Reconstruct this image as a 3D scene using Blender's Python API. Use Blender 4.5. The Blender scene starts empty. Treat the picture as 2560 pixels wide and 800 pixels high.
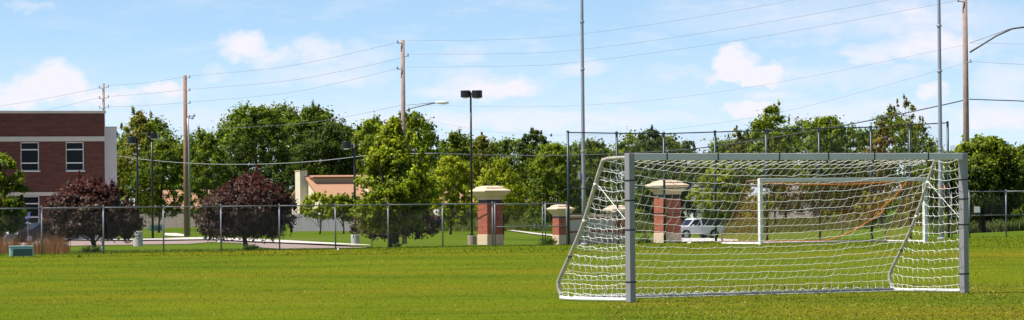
import bpy, math, random
import numpy as np
from mathutils import Vector, Matrix

random.seed(7)
SC = bpy.context.scene
COL = SC.collection
PI = math.pi

# ------------------------------------------------------------------ camera
FPX = 11000.0            # focal length in pixels of the 2560 px wide photograph
CAM_H = 1.69
ROLL = 0.0093
PITCH = 100.8 / FPX
_f = Vector((0, math.cos(PITCH), math.sin(PITCH)))
_u0 = Vector((0, -math.sin(PITCH), math.cos(PITCH)))
_r0 = Vector((1, 0, 0))
_R = _r0 * math.cos(ROLL) - _u0 * math.sin(ROLL)
_U = _r0 * math.sin(ROLL) + _u0 * math.cos(ROLL)
cam_d = bpy.data.cameras.new("camera")
cam_d.sensor_width = 36.0
cam_d.lens = 36.0 * FPX / 2560.0
cam_d.clip_start = 1.0
cam_d.clip_end = 8000.0
cam = bpy.data.objects.new("camera", cam_d)
COL.objects.link(cam)
cam.matrix_world = Matrix(((_R.x, _U.x, -_f.x, 0), (_R.y, _U.y, -_f.y, 0), (_R.z, _U.z, -_f.z, CAM_H), (0, 0, 0, 1)))
SC.camera = cam

# ------------------------------------------------------------------ sun, sky, exposure
SUN_EL = math.radians(62)
sun_dir = Vector((-math.cos(SUN_EL), -0.14, math.sin(SUN_EL))).normalized()   # towards the sun
sd = bpy.data.lights.new("sun", 'SUN')
sd.energy = 5.0
sd.angle = math.radians(0.55)
sd.color = (1.0, 0.95, 0.86)
so = bpy.data.objects.new("sun", sd)
COL.objects.link(so)
so.rotation_euler = sun_dir.to_track_quat('Z', 'Y').to_euler()

SC.view_settings.view_transform = 'Standard'
SC.view_settings.look = 'None'
SC.view_settings.exposure = 0.47
SC.view_settings.gamma = 1.0

W = bpy.data.worlds.new("World")
SC.world = W
W.use_nodes = True
wt = W.node_tree
wt.nodes.clear()
_out = wt.nodes.new('ShaderNodeOutputWorld')
_bg = wt.nodes.new('ShaderNodeBackground')
_bg.inputs['Strength'].default_value = 0.10
wt.links.new(_bg.outputs[0], _out.inputs[0])
_tc = wt.nodes.new('ShaderNodeTexCoord')


def wmath(op, a, b=None, c=None, clamp=False):
    n = wt.nodes.new('ShaderNodeMath')
    n.operation = op
    n.use_clamp = clamp
    for i, v in enumerate((a, b, c)):
        if v is None:
            continue
        if isinstance(v, (int, float)):
            n.inputs[i].default_value = v
        else:
            wt.links.new(v, n.inputs[i])
    return n.outputs[0]


_sep = wt.nodes.new('ShaderNodeSeparateXYZ')
wt.links.new(_tc.outputs['Generated'], _sep.inputs[0])
dx, dy, dz = _sep.outputs
_sky = wt.nodes.new('ShaderNodeTexSky')
_sky.sky_type = 'NISHITA'
_sky.sun_disc = False
_sky.sun_elevation = SUN_EL
_sky.sun_rotation = math.atan2(sun_dir.x, sun_dir.y)
_sky.air_density = 1.0
_sky.dust_density = 0.3
_sky.ozone_density = 1.5
# look the sky up a little higher, so that the clean-air blue reaches down to the horizon
_cmb = wt.nodes.new('ShaderNodeCombineXYZ')
wt.links.new(dx, _cmb.inputs[0])
wt.links.new(dy, _cmb.inputs[1])
wt.links.new(wmath('MULTIPLY_ADD', wmath('MAXIMUM', dz, 0.0), 2.2, 0.17), _cmb.inputs[2])
_nrm = wt.nodes.new('ShaderNodeVectorMath')
_nrm.operation = 'NORMALIZE'
wt.links.new(_cmb.outputs[0], _nrm.inputs[0])
wt.links.new(_nrm.outputs[0], _sky.inputs['Vector'])
# clouds: azimuth / elevation of the direction, perturbed by noise
az = wmath('DIVIDE', dx, wmath('MAXIMUM', dy, 0.05))
el = wmath('DIVIDE', dz, wmath('MAXIMUM', dy, 0.05))


def wnoise(scale, detail, rough, offs=0.0, sy=1.0):
    c = wt.nodes.new('ShaderNodeCombineXYZ')
    wt.links.new(az, c.inputs[0])
    wt.links.new(wmath('MULTIPLY', el, sy), c.inputs[1])
    c.inputs[2].default_value = offs
    n = wt.nodes.new('ShaderNodeTexNoise')
    n.inputs['Scale'].default_value = scale
    n.inputs['Detail'].default_value = detail
    n.inputs['Roughness'].default_value = rough
    wt.links.new(c.outputs[0], n.inputs['Vector'])
    return n.outputs['Fac']


n1 = wnoise(150, 5, 0.6, 0.0, 1.4)
n2 = wnoise(150, 5, 0.6, 7.3, 1.4)
azp = wmath('ADD', az, wmath('MULTIPLY', wmath('SUBTRACT', n1, 0.5), 0.0100))
elp = wmath('ADD', el, wmath('MULTIPLY', wmath('SUBTRACT', n2, 0.5), 0.0075))
CLOUDS = [  # x, y, rx, ry in pixels of the photograph, density
    (140, 195, 72, 48, 1.0), (55, 228, 95, 34, .7), (225, 240, 110, 32, .45), (405, 220, 60, 20, .7), (30, 262, 80, 18, .6),
    (612, 112, 62, 40, .85), (690, 145, 48, 26, .6), (792, 125, 60, 40, .5), (910, 135, 95, 34, .3), (830, 190, 170, 30, .35),
    (535, 185, 34, 26, .3), (70, 20, 60, 13, .3), (1160, 140, 60, 16, .2), (1180, 190, 80, 24, .3), (1190, 228, 150, 30, .5),
    (1455, 172, 80, 20, .4), (1290, 215, 90, 26, .35), (1838, 155, 48, 40, 1.0), (1905, 188, 62, 26, .9), (1830, 195, 70, 18, .8),
    (1700, 178, 90, 16, .2), (2200, 132, 95, 26, .5), (2340, 122, 105, 42, .6), (2030, 45, 420, 60, .32), (2400, 60, 260, 70, .3),
    (2510, 200, 90, 52, .4), (2330, 228, 44, 26, .7), (1868, 276, 62, 20, .7), (1940, 240, 70, 18, .35), (1350, 300, 420, 26, .35),
    (2490, 290, 110, 30, .5), (2120, 280, 260, 30, .3), (700, 300, 420, 36, .25), (330, 240, 150, 22, .3), (2050, 190, 260, 30, .25)]
acc = None
for (cx, cy, rx, ry, dn) in CLOUDS:
    yh = 500.8 + (1280 - cx) * ROLL
    a0, e0 = (cx - 1280) / FPX, (yh - cy) / FPX
    qx = wmath('MULTIPLY', wmath('SUBTRACT', azp, a0), FPX / (rx * 1.15))
    qy = wmath('MULTIPLY', wmath('SUBTRACT', elp, e0), FPX / (ry * 1.15))
    r2 = wmath('ADD', wmath('MULTIPLY', qx, qx), wmath('MULTIPLY', qy, qy))
    v = wmath('MULTIPLY', wmath('SUBTRACT', 1.0, r2, clamp=True), dn)
    acc = v if acc is None else wmath('ADD', acc, v)
wisp = wnoise(60, 6, 0.62, 3.1, 3.5)
wv = wmath('MULTIPLY', wmath('SUBTRACT', wisp, 0.50, clamp=True), 1.3)
n3 = wnoise(260, 6, 0.65, 5.5, 1.5)
wv = wmath('MULTIPLY', wv, wmath('MULTIPLY_ADD', az, 4.5, 0.95, clamp=True))
dens = wmath('MULTIPLY', wmath('ADD', acc, wv), wmath('MULTIPLY_ADD', n3, 0.9, 0.55))
dens = wmath('MULTIPLY', dens, 1.2)
# thin vapour thickening towards the horizon
vap = wmath('MULTIPLY', wmath('SUBTRACT', 1.0, wmath('MULTIPLY', wmath('ABSOLUTE', el), 26.0), clamp=True), 0.62)
dens = wmath('ADD', dens, wmath('MULTIPLY', vap, wmath('MULTIPLY_ADD', n2, 0.8, 0.6)), clamp=True)
_tint = wt.nodes.new('ShaderNodeMix')
_tint.data_type = 'RGBA'
_tint.blend_type = 'MULTIPLY'
_tint.inputs[0].default_value = 1.0
wt.links.new(_sky.outputs[0], _tint.inputs[6])
# the band of air near the horizon is brighter and more cyan than the zenith
_gain = wt.nodes.new('ShaderNodeMix')
_gain.data_type = 'RGBA'
wt.links.new(wmath('MULTIPLY', wmath('MAXIMUM', dz, 0.0), 3.0, clamp=True), _gain.inputs[0])
_gain.inputs[6].default_value = (1.78, 1.78, 1.55, 1)
_gain.inputs[7].default_value = (0.80, 0.68, 0.78, 1)
wt.links.new(_gain.outputs[2], _tint.inputs[7])
_mix = wt.nodes.new('ShaderNodeMix')
_mix.data_type = 'RGBA'
wt.links.new(dens, _mix.inputs[0])
wt.links.new(_tint.outputs[2], _mix.inputs[6])
_mix.inputs[7].default_value = (6.7, 6.65, 7.3, 1)
wt.links.new(_mix.outputs[2], _bg.inputs[0])


# ------------------------------------------------------------------ pixel <-> place
def yhor(x):
    return 500.8 + (1280 - x) * ROLL


def P(x, y, D):
    d = _f + _R * ((x - 1280) / FPX) - _U * ((y - 400) / FPX)
    k = D / d.y
    return Vector((d.x * k, D, CAM_H + d.z * k))


KD = [200, 260, 300, 350, 400, 500, 620, 900, 2500]
KX = [0, 600, 1000, 1300, 1750, 2100, 2560]
KT = [[113, 104, 98, 90, 84, 73, 63, 45, 18],
      [113, 104, 97, 88, 81, 68, 57, 42, 17],
      [112, 110, 107, 93, 80, 64, 52, 40, 16],
      [112, 113, 112, 98, 84, 63, 50, 38, 16],
      [112, 112, 111, 105, 99, 74, 54, 40, 16],
      [108, 106, 102, 96, 88, 68, 52, 40, 16],
      [98, 88, 82, 75, 66, 52, 45, 38, 16]]
KH = [[CAM_H - d * D / FPX for d, D in zip(r, KD)] for r in KT]


def edgeD(u):
    return float(np.interp(u, [0, 1410, 2560], [146, 164, 181]))


def hgt(X, D):
    if D < 20:
        return 0.0
    u = 1280 + FPX * X / D
    e = edgeD(u)
    if D <= e:
        return 0.0
    row = [float(np.interp(u, KX, [KH[i][j] for i in range(len(KX))])) for j in range(len(KD))]
    return float(np.interp(D, [e] + KD, [0.0] + row))


def G(x, D, dz=0.0):
    p = P(x, yhor(x) + 90, D)
    return Vector((p.x, D, hgt(p.x, D) + dz))


def hit(x, y, dmin=150):
    """distance at which the ground is seen at pixel x, y"""
    best = None
    for D in np.arange(dmin, 1200, 2.0):
        g = G(x, D)
        yy = yhor(x) + FPX * (CAM_H - g.z) / D
        if yy <= y:
            best = D
            break
    return best or 1200.0


# ------------------------------------------------------------------ materials
MATS = {}


def newmat(name):
    m = bpy.data.materials.new(name)
    m.use_nodes = True
    return m, m.node_tree, m.node_tree.nodes['Principled BSDF']


def simple(name, col, rough=0.6, metal=0.0, var=0.12, scale=6.0, bump=0.0, spec=0.5):
    if name in MATS:
        return MATS[name]
    m, t, b = newmat(name)
    tc = t.nodes.new('ShaderNodeTexCoord')
    nz = t.nodes.new('ShaderNodeTexNoise')
    nz.inputs['Scale'].default_value = scale
    nz.inputs['Detail'].default_value = 6
    nz.inputs['Roughness'].default_value = 0.65
    t.links.new(tc.outputs['Object'], nz.inputs['Vector'])
    r = t.nodes.new('ShaderNodeMapRange')
    r.inputs['From Min'].default_value = 0.3
    r.inputs['From Max'].default_value = 0.7
    r.inputs['To Min'].default_value = 1 - var
    r.inputs['To Max'].default_value = 1 + var
    t.links.new(nz.outputs['Fac'], r.inputs['Value'])
    mx = t.nodes.new('ShaderNodeVectorMath')
    mx.operation = 'SCALE'
    mx.inputs[0].default_value = col
    t.links.new(r.outputs[0], mx.inputs['Scale'])
    t.links.new(mx.outputs[0], b.inputs['Base Color'])
    b.inputs['Roughness'].default_value = rough
    b.inputs['Metallic'].default_value = metal
    b.inputs['Specular IOR Level'].default_value = spec
    if bump:
        bp = t.nodes.new('ShaderNodeBump')
        bp.inputs['Strength'].default_value = bump
        bp.inputs['Distance'].default_value = 0.02
        t.links.new(nz.outputs['Fac'], bp.inputs['Height'])
        t.links.new(bp.outputs[0], b.inputs['Normal'])
    MATS[name] = m
    return m


def brick_mat(name, c1, c2, mortar, bw=0.21, bh=0.07):
    m, t, b = newmat(name)
    tc = t.nodes.new('ShaderNodeTexCoord')
    sp = t.nodes.new('ShaderNodeSeparateXYZ')
    t.links.new(tc.outputs['Object'], sp.inputs[0])
    ad = t.nodes.new('ShaderNodeMath')
    ad.operation = 'ADD'
    t.links.new(sp.outputs[0], ad.inputs[0])
    t.links.new(sp.outputs[1], ad.inputs[1])
    cb = t.nodes.new('ShaderNodeCombineXYZ')
    t.links.new(ad.outputs[0], cb.inputs[0])
    t.links.new(sp.outputs[2], cb.inputs[1])
    br = t.nodes.new('ShaderNodeTexBrick')
    br.inputs['Scale'].default_value = 1.0
    br.inputs['Brick Width'].default_value = bw
    br.inputs['Row Height'].default_value = bh
    br.inputs['Mortar Size'].default_value = 0.006
    br.inputs['Color1'].default_value = (*c1, 1)
    br.inputs['Color2'].default_value = (*c2, 1)
    br.inputs['Mortar'].default_value = (*mortar, 1)
    t.links.new(cb.outputs[0], br.inputs['Vector'])
    nz = t.nodes.new('ShaderNodeTexNoise')
    nz.inputs['Scale'].default_value = 1.6
    nz.inputs['Detail'].default_value = 7
    nz.inputs['Roughness'].default_value = .7
    mpg = t.nodes.new('ShaderNodeMapping')
    mpg.inputs['Scale'].default_value = (.45, 3.0, 1)
    t.links.new(cb.outputs[0], mpg.inputs['Vector'])
    t.links.new(mpg.outputs[0], nz.inputs['Vector'])
    r = t.nodes.new('ShaderNodeMapRange')
    r.inputs['From Min'].default_value = 0.3
    r.inputs['From Max'].default_value = 0.7
    r.inputs['To Min'].default_value = 0.62
    r.inputs['To Max'].default_value = 1.35
    t.links.new(nz.outputs['Fac'], r.inputs['Value'])
    s = t.nodes.new('ShaderNodeVectorMath')
    s.operation = 'SCALE'
    t.links.new(br.outputs['Color'], s.inputs[0])
    t.links.new(r.outputs[0], s.inputs['Scale'])
    t.links.new(s.outputs[0], b.inputs['Base Color'])
    b.inputs['Roughness'].default_value = 0.85
    return m


def grass_ground(name, cols, patch=(0.12, 0.03), fine=9.0, dry=None, stretch=1.0):
    """grass sheet: three tones mixed by noises of several sizes"""
    m, t, b = newmat(name)
    ge = t.nodes.new('ShaderNodeNewGeometry')

    def nz(scale, det, rough, sx=1.0):
        mp = t.nodes.new('ShaderNodeMapping')
        mp.inputs['Scale'].default_value = (sx, 1, 1)
        t.links.new(ge.outputs['Position'], mp.inputs['Vector'])
        n = t.nodes.new('ShaderNodeTexNoise')
        n.inputs['Scale'].default_value = scale
        n.inputs['Detail'].default_value = det
        n.inputs['Roughness'].default_value = rough
        t.links.new(mp.outputs[0], n.inputs['Vector'])
        return n.outputs['Fac']

    def ramp(v, a, b_):
        r = t.nodes.new('ShaderNodeMapRange')
        r.inputs['From Min'].default_value = a
        r.inputs['From Max'].default_value = b_
        t.links.new(v, r.inputs['Value'])
        return r.outputs[0]

    def mix(f, a, b_):
        n = t.nodes.new('ShaderNodeMix')
        n.data_type = 'RGBA'
        t.links.new(f, n.inputs[0])
        for i, v in ((6, a), (7, b_)):
            if isinstance(v, tuple):
                n.inputs[i].default_value = (*v, 1)
            else:
                t.links.new(v, n.inputs[i])
        return n.outputs[2]

    c = mix(ramp(nz(patch[0], 4, 0.6), 0.38, 0.62), cols[0], cols[1])
    c = mix(ramp(nz(1.1, 5, 0.7, stretch), 0.45, 0.75), c, cols[2])
    if dry:
        c = mix(ramp(nz(patch[1], 3, 0.6), 0.5, 0.68), c, dry)
    f = ramp(nz(fine, 4, 0.8), 0.25, 0.75)
    sc = t.nodes.new('ShaderNodeMapRange')
    sc.inputs['To Min'].default_value = 0.62
    sc.inputs['To Max'].default_value = 1.38
    t.links.new(f, sc.inputs['Value'])
    v = t.nodes.new('ShaderNodeVectorMath')
    v.operation = 'SCALE'
    t.links.new(c, v.inputs[0])
    t.links.new(sc.outputs[0], v.inputs['Scale'])
    t.links.new(v.outputs[0], b.inputs['Base Color'])
    b.inputs['Roughness'].default_value = 0.9
    b.inputs['Specular IOR Level'].default_value = 0.02
    return m


def leaf_mat(name, dark, light, trans=0.35, rough=0.5, tip=None, patch=False, fn=True):
    m, t, b = newmat(name)
    fn = fn and name.startswith('leaf_')
    at = t.nodes.new('ShaderNodeAttribute')
    at.attribute_name = 'tint'
    rp = t.nodes.new('ShaderNodeValToRGB')
    e = rp.color_ramp.elements
    e[0].position = 0.0
    e[0].color = (*dark, 1)
    e[1].position = 1.0
    e[1].color = (*light, 1)
    if tip:
        e[1].position = 0.8
        x = e.new(0.97)
        x.color = (*tip, 1)
    t.links.new(at.outputs['Fac'], rp.inputs['Fac'])
    colo = rp.outputs['Color']
    if patch:      # the turf is greener or yellower from place to place
        ge = t.nodes.new('ShaderNodeNewGeometry')
        cur = colo
        for sc_, lo, hi, cl in ((0.16, .42, .60, (.58, .80, .6)), (0.55, .45, .66, (1.28, 1.12, 1.0)), (0.045, .48, .64, (1.10, .98, 1.1)), (2.6, .50, .64, (.70, .74, .6))):
            nz = t.nodes.new('ShaderNodeTexNoise')
            nz.inputs['Scale'].default_value = sc_
            nz.inputs['Detail'].default_value = 5
            nz.inputs['Roughness'].default_value = .65
            t.links.new(ge.outputs['Position'], nz.inputs['Vector'])
            mr = t.nodes.new('ShaderNodeMapRange')
            mr.inputs['From Min'].default_value = lo
            mr.inputs['From Max'].default_value = hi
            t.links.new(nz.outputs['Fac'], mr.inputs['Value'])
            m_ = t.nodes.new('ShaderNodeMix')
            m_.data_type = 'RGBA'
            m_.blend_type = 'MULTIPLY'
            t.links.new(mr.outputs[0], m_.inputs[0])
            t.links.new(cur, m_.inputs[6])
            m_.inputs[7].default_value = (*cl, 1)
            cur = m_.outputs[2]
        colo = cur
    t.links.new(colo, b.inputs['Base Color'])
    b.inputs['Roughness'].default_value = rough
    b.inputs['Specular IOR Level'].default_value = 0.05 if patch else 0.25
    tr = t.nodes.new('ShaderNodeBsdfTranslucent')
    sc = t.nodes.new('ShaderNodeVectorMath')
    sc.operation = 'MULTIPLY'
    sc.inputs[1].default_value = (1.25, 1.25, 0.6)
    t.links.new(colo, sc.inputs[0])
    t.links.new(sc.outputs[0], tr.inputs['Color'])
    if fn:         # a leaf spray catches light as a soft rounded mass, not as separate flat cards
        an = t.nodes.new('ShaderNodeAttribute')
        an.attribute_name = 'fn'
        t.links.new(an.outputs['Vector'], b.inputs['Normal'])
    mx = t.nodes.new('ShaderNodeMixShader')
    mx.inputs[0].default_value = trans
    t.links.new(b.outputs[0], mx.inputs[1])
    t.links.new(tr.outputs[0], mx.inputs[2])
    out = t.nodes['Material Output']
    t.links.new(mx.outputs[0], out.inputs['Surface'])
    return m


def glass_mat(name, col=(0.012, 0.015, 0.018), rough=0.06, spec=0.5):
    m, t, b = newmat(name)
    b.inputs['Base Color'].default_value = (*col, 1)
    b.inputs['Roughness'].default_value = rough
    b.inputs['Specular IOR Level'].default_value = spec
    return m


M_FIELD = grass_ground("field_grass", [(.112, .150, .003), (.066, .112, .003), (.150, .158, .005)], (0.16, 0.045), 11, dry=(.160, .145, .006), stretch=0.4)
M_LAWN = grass_ground("lawn_grass", [(.085, .138, .004), (.060, .110, .003), (.125, .160, .006)], (0.05, 0.02), 6, dry=(.115, .150, .022))
M_BLADE = leaf_mat("grass_blade", (.068, .112, .003), (.162, .196, .006), 0.30, 0.8, tip=(.30, .28, .05), patch=True)
M_BLADE_D = leaf_mat("dry_blade", (.200, .180, .020), (.460, .380, .100), 0.3, 0.8, tip=(.50, .43, .18), patch=True)
M_MEADOW = leaf_mat("meadow_blade", (.070, .120, .016), (.190, .200, .045), 0.35, 0.6, tip=(.32, .25, .12))
M_MEADOWG = leaf_mat("edge_blade", (.075, .120, .005), (.170, .215, .010), 0.35, 0.6)
M_RUSTG = leaf_mat("rust_grass", (.140, .060, .022), (.380, .170, .080), 0.3, 0.7, tip=(.50, .30, .18))
M_CONC = simple("concrete", (.52, .49, .45), .85, var=.10, scale=3)
M_ROAD = simple("driveway", (.30, .225, .195), .85, var=.10, scale=0.8)
M_KERB = simple("kerb", (.60, .55, .49), .8, var=.06, scale=2)
M_ALU = simple("aluminium_post", (.29, .28, .29), .45, .15, var=.05, scale=3)
M_WHITE = simple("white_paint", (.78, .78, .76), .4, var=.05, scale=5)
M_WORN = simple("worn_white_tube", (.40, .37, .32), .45, .1, var=.22, scale=7)
M_BACKBAR = simple("grey_ground_tube", (.36, .37, .38), .5, .2, var=.15, scale=5)
M_NET = simple("white_cord", (.84, .84, .80), .7, var=.05)
M_ONET = simple("orange_cord", (.50, .20, .035), .7, var=.12)
M_OHEM = simple("orange_hem", (.62, .19, .03), .7, var=.12)
M_BLACK = simple("black_strap", (.012, .012, .013), .5)
M_GALV = simple("galvanised_steel", (.20, .22, .25), .5, .3, var=.12, scale=4)
M_DARKPOST = simple("dark_coated_steel", (.035, .055, .07), .4, .2, var=.15, scale=4)
M_WIRE = simple("chain_link_wire", (.035, .04, .045), .6, .2)
M_POLE = simple("light_pole", (.36, .37, .44), .45, .2, var=.10, scale=2)
M_BRONZE = simple("dark_bronze", (.016, .013, .012), .35, .2)
M_WOODP = simple("wood_pole", (.300, .175, .110), .9, var=.25, scale=5, bump=.3)
M_WOODG = simple("grey_wood_pole", (.330, .235, .195), .9, var=.20, scale=4, bump=.3)
M_PLANK = simple("weathered_boards", (.24, .20, .17), .9, var=.22, scale=3)
M_CABLE = simple("cable", (.20, .20, .22), .6)
M_LITCABLE = simple("sunlit_cable", (.30, .31, .32), .5)  # paler copy of the thick cable, for its length lit from above
M_BRICK = brick_mat("red_brick", (.120, .034, .022), (.085, .026, .018), (.085, .052, .042))
M_BRICKP = brick_mat("orange_red_brick", (.440, .085, .038), (.300, .055, .028), (.42, .24, .17), .22, .08)
M_STONE = simple("cream_stone", (.66, .50, .36), .8, var=.08, scale=3)
M_STONEL = simple("light_stone_cap", (.72, .54, .38), .8, var=.06, scale=3)
M_PANEL = simple("stone_panel", (.60, .53, .47), .8, var=.10, scale=4)
M_BAND = simple("grey_stone_band", (.52, .50, .43), .8, var=.05, scale=2)
M_STUCCO = simple("pale_stucco", (.60, .58, .60), .8, var=.05, scale=1)
M_FRAME = simple("white_window_frame", (.70, .71, .70), .4, var=.03)
M_GLASS = glass_mat("window_glass", (.010, .012, .014), .12, .12)
M_CREAM = simple("cream_siding", (.76, .66, .52), .8, var=.05, scale=1)
M_TANROOF = simple("tan_shingles", (.50, .27, .16), .9, var=.15, scale=7, bump=.3)
M_TANDARK = simple("tan_siding", (.46, .33, .22), .9, var=.1, scale=4)
M_BARK = simple("bark", (.055, .040, .030), .95, var=.35, scale=9, bump=.6)
M_BARKG = simple("grey_bark", (.090, .075, .060), .95, var=.3, scale=9, bump=.6)
M_TEAL = simple("teal_green_paint", (.10, .30, .26), .45, var=.06)
M_TEALD = simple("shaded_green_paint", (.020, .060, .055), .5, var=.1)
M_RED = simple("red_paint", (.55, .045, .020), .5, var=.08)
M_ORANGE = simple("orange_paint", (.75, .16, .03), .5)
M_BLUE = simple("blue_paint", (.03, .07, .22), .3)
M_BLUES = simple("blue_sign", (.10, .16, .52), .5)
M_CARW = simple("white_car_paint", (.74, .75, .77), .25, var=.02)
M_CARB = simple("black_car_paint", (.012, .016, .020), .15, var=.02)
M_CARS = simple("silver_car_paint", (.50, .52, .55), .25, .4, var=.02)
M_TYRE = simple("tyre_rubber", (.014, .014, .014), .85)
M_RIM = simple("alloy_rim", (.50, .50, .52), .3, .7)
M_CARG = glass_mat("car_glass", (.015, .020, .026), .05)
M_LENS = simple("lamp_glass", (.75, .76, .75), .2)
M_TAIL = simple("tail_lamp", (.35, .02, .015), .3)
M_WHITES = simple("white_sign", (.75, .75, .75), .5)
M_GREYBOX = simple("grey_box_paint", (.33, .35, .37), .5)

LEAF = {
    'dark': leaf_mat("leaf_dark_green", (.020, .044, .004), (.110, .165, .012), .34),
    'mid': leaf_mat("leaf_mid_green", (.034, .070, .005), (.230, .310, .016), .42),
    'light': leaf_mat("leaf_light_green", (.080, .130, .006), (.370, .460, .022), .48),
    'lime': leaf_mat("leaf_lime_green", (.135, .185, .008), (.520, .570, .026), .52),
    'olive': leaf_mat("leaf_olive_green", (.075, .095, .008), (.310, .310, .026), .40, tip=(.34, .24, .05)),
    'blue': leaf_mat("leaf_blue_green", (.030, .060, .014), (.145, .200, .036), .34),
    'plum': leaf_mat("leaf_plum_red", (.014, .009, .008), (.105, .062, .046), .22, .5, tip=(.20, .17, .12)),
    'plumr': leaf_mat("leaf_plum_red_tips", (.030, .009, .008), (.155, .040, .030), .28, .5),
    'autumn': leaf_mat("leaf_orange_green", (.110, .110, .010), (.380, .250, .035), .34),
}


# ------------------------------------------------------------------ mesh helpers
class MB:
    def __init__(self):
        self.v, self.f, self.mi, self.mats = [], [], [], []

    def _m(self, mat):
        if mat not in self.mats:
            self.mats.append(mat)
        return self.mats.index(mat)

    def add(self, vs, fs, mat):
        k = len(self.v)
        i = self._m(mat)
        self.v += [tuple(p) for p in vs]
        self.f += [tuple(k + a for a in f) for f in fs]
        self.mi += [i] * len(fs)
        return self

    def box(self, c, s, mat, rz=0.0, taper=1.0):
        hx, hy, hz = s[0] / 2, s[1] / 2, s[2] / 2
        ca, sa = math.cos(rz), math.sin(rz)
        vs = []
        for z, k in ((-hz, 1.0), (hz, taper)):
            for x, y in ((-hx, -hy), (hx, -hy), (hx, hy), (-hx, hy)):
                x, y = x * k, y * k
                vs.append((c[0] + x * ca - y * sa, c[1] + x * sa + y * ca, c[2] + z))
        return self.add(vs, [(3, 2, 1, 0), (4, 5, 6, 7), (0, 1, 5, 4), (1, 2, 6, 5), (2, 3, 7, 6), (3, 0, 4, 7)], mat)

    def tube(self, pts, r, mat, n=8, caps=True):
        pts = [Vector(p) for p in pts]
        rs = r if isinstance(r, (list, tuple)) else [r] * len(pts)
        vs = []
        prev = None
        for i, p in enumerate(pts):
            if i == 0:
                d = pts[1] - p
            elif i == len(pts) - 1:
                d = p - pts[i - 1]
            else:
                d = pts[i + 1] - pts[i - 1]
            if d.length < 1e-9:
                d = Vector((0, 0, 1))
            d.normalize()
            if prev is None:
                a = Vector((0, 0, 1)) if abs(d.z) < 0.9 else Vector((1, 0, 0))
                s = d.cross(a).normalized()
            else:
                s = (prev - d * prev.dot(d))
                s = s.normalized() if s.length > 1e-6 else d.orthogonal().normalized()
            prev = s
            t = d.cross(s)
            for k in range(n):
                a = 2 * PI * k / n
                vs.append(p + (s * math.cos(a) + t * math.sin(a)) * rs[i])
        fs = []
        for i in range(len(pts) - 1):
            for k in range(n):
                a, b = i * n + k, i * n + (k + 1) % n
                fs.append((a, b, b + n, a + n))
        if caps:
            fs.append(tuple(range(n))[::-1])
            fs.append(tuple((len(pts) - 1) * n + k for k in range(n)))
        return self.add(vs, fs, mat)

    def lathe(self, c, prof, mat, n=24):
        vs, fs = [], []
        for r, z in prof:
            for k in range(n):
                a = 2 * PI * k / n
                vs.append((c[0] + r * math.cos(a), c[1] + r * math.sin(a), c[2] + z))
        for i in range(len(prof) - 1):
            for k in range(n):
                a, b = i * n + k, i * n + (k + 1) % n
                fs.append((a, b, b + n, a + n))
        fs.append(tuple(range(n))[::-1])
        fs.append(tuple((len(prof) - 1) * n + k for k in range(n)))
        return self.add(vs, fs, mat)

    def prism(self, poly, y0, y1, mat):
        """poly in (x, z), extruded along y"""
        n = len(poly)
        vs = [(x, y0, z) for x, z in poly] + [(x, y1, z) for x, z in poly]
        fs = [tuple(range(n)), tuple(range(2 * n - 1, n - 1, -1))]
        for i in range(n):
            j = (i + 1) % n
            fs.append((i, i + n, j + n, j))
        return self.add(vs, fs, mat)

    def build(self, name, parent=None, loc=None, rz=0.0, smooth=False, bevel=0.0):
        me = bpy.data.meshes.new(name)
        me.from_pydata(self.v, [], self.f)
        for m in self.mats:
            me.materials.append(m)
        me.polygons.foreach_set('material_index', self.mi)
        if smooth:
            me.polygons.foreach_set('use_smooth', [True] * len(me.polygons))
        me.update()
        o = bpy.data.objects.new(name, me)
        COL.objects.link(o)
        if bevel:
            b = o.modifiers.new('b', 'BEVEL')
            b.width = bevel
            b.segments = 2
            b.limit_method = 'ANGLE'
        if parent:
            o.parent = parent
        if loc is not None:
            o.location = loc
        if rz:
            o.rotation_euler[2] = rz
        return o


def tag(o, label, cat, group=None, kind=None):
    if label:
        o['label'] = label
    if cat:
        o['category'] = cat
    if group:
        o['group'] = group
    if kind:
        o['kind'] = kind
    return o


def thing(name, label, cat, loc=(0, 0, 0), rz=0.0, group=None):
    o = bpy.data.objects.new(name, None)
    COL.objects.link(o)
    o.location = loc
    o.rotation_euler[2] = rz
    o.empty_display_size = 0.3
    return tag(o, label, cat, group)


def struct(o):
    o['kind'] = 'structure'
    return o


def copy_part(o, parent, loc=None):
    c = o.copy()
    COL.objects.link(c)
    c.parent = parent
    if loc is not None:
        c.location = loc
    for ch in list(o.children):
        copy_part(ch, c)
    return c


def text_mesh(txt, size, mat, depth=0.01, name='lettering', parent=None, align='CENTER'):
    cu = bpy.data.curves.new(name, 'FONT')
    cu.body = txt
    cu.size = size
    cu.extrude = depth
    cu.align_x = align
    cu.align_y = 'CENTER'
    tmp = bpy.data.objects.new('tmp', cu)
    COL.objects.link(tmp)
    dg = bpy.context.evaluated_depsgraph_get()
    me = bpy.data.meshes.new_from_object(tmp.evaluated_get(dg))
    bpy.data.objects.remove(tmp)
    me.materials.clear()
    me.materials.append(mat)
    o = bpy.data.objects.new(name, me)
    COL.objects.link(o)
    if parent:
        o.parent = parent
    return o


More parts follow.
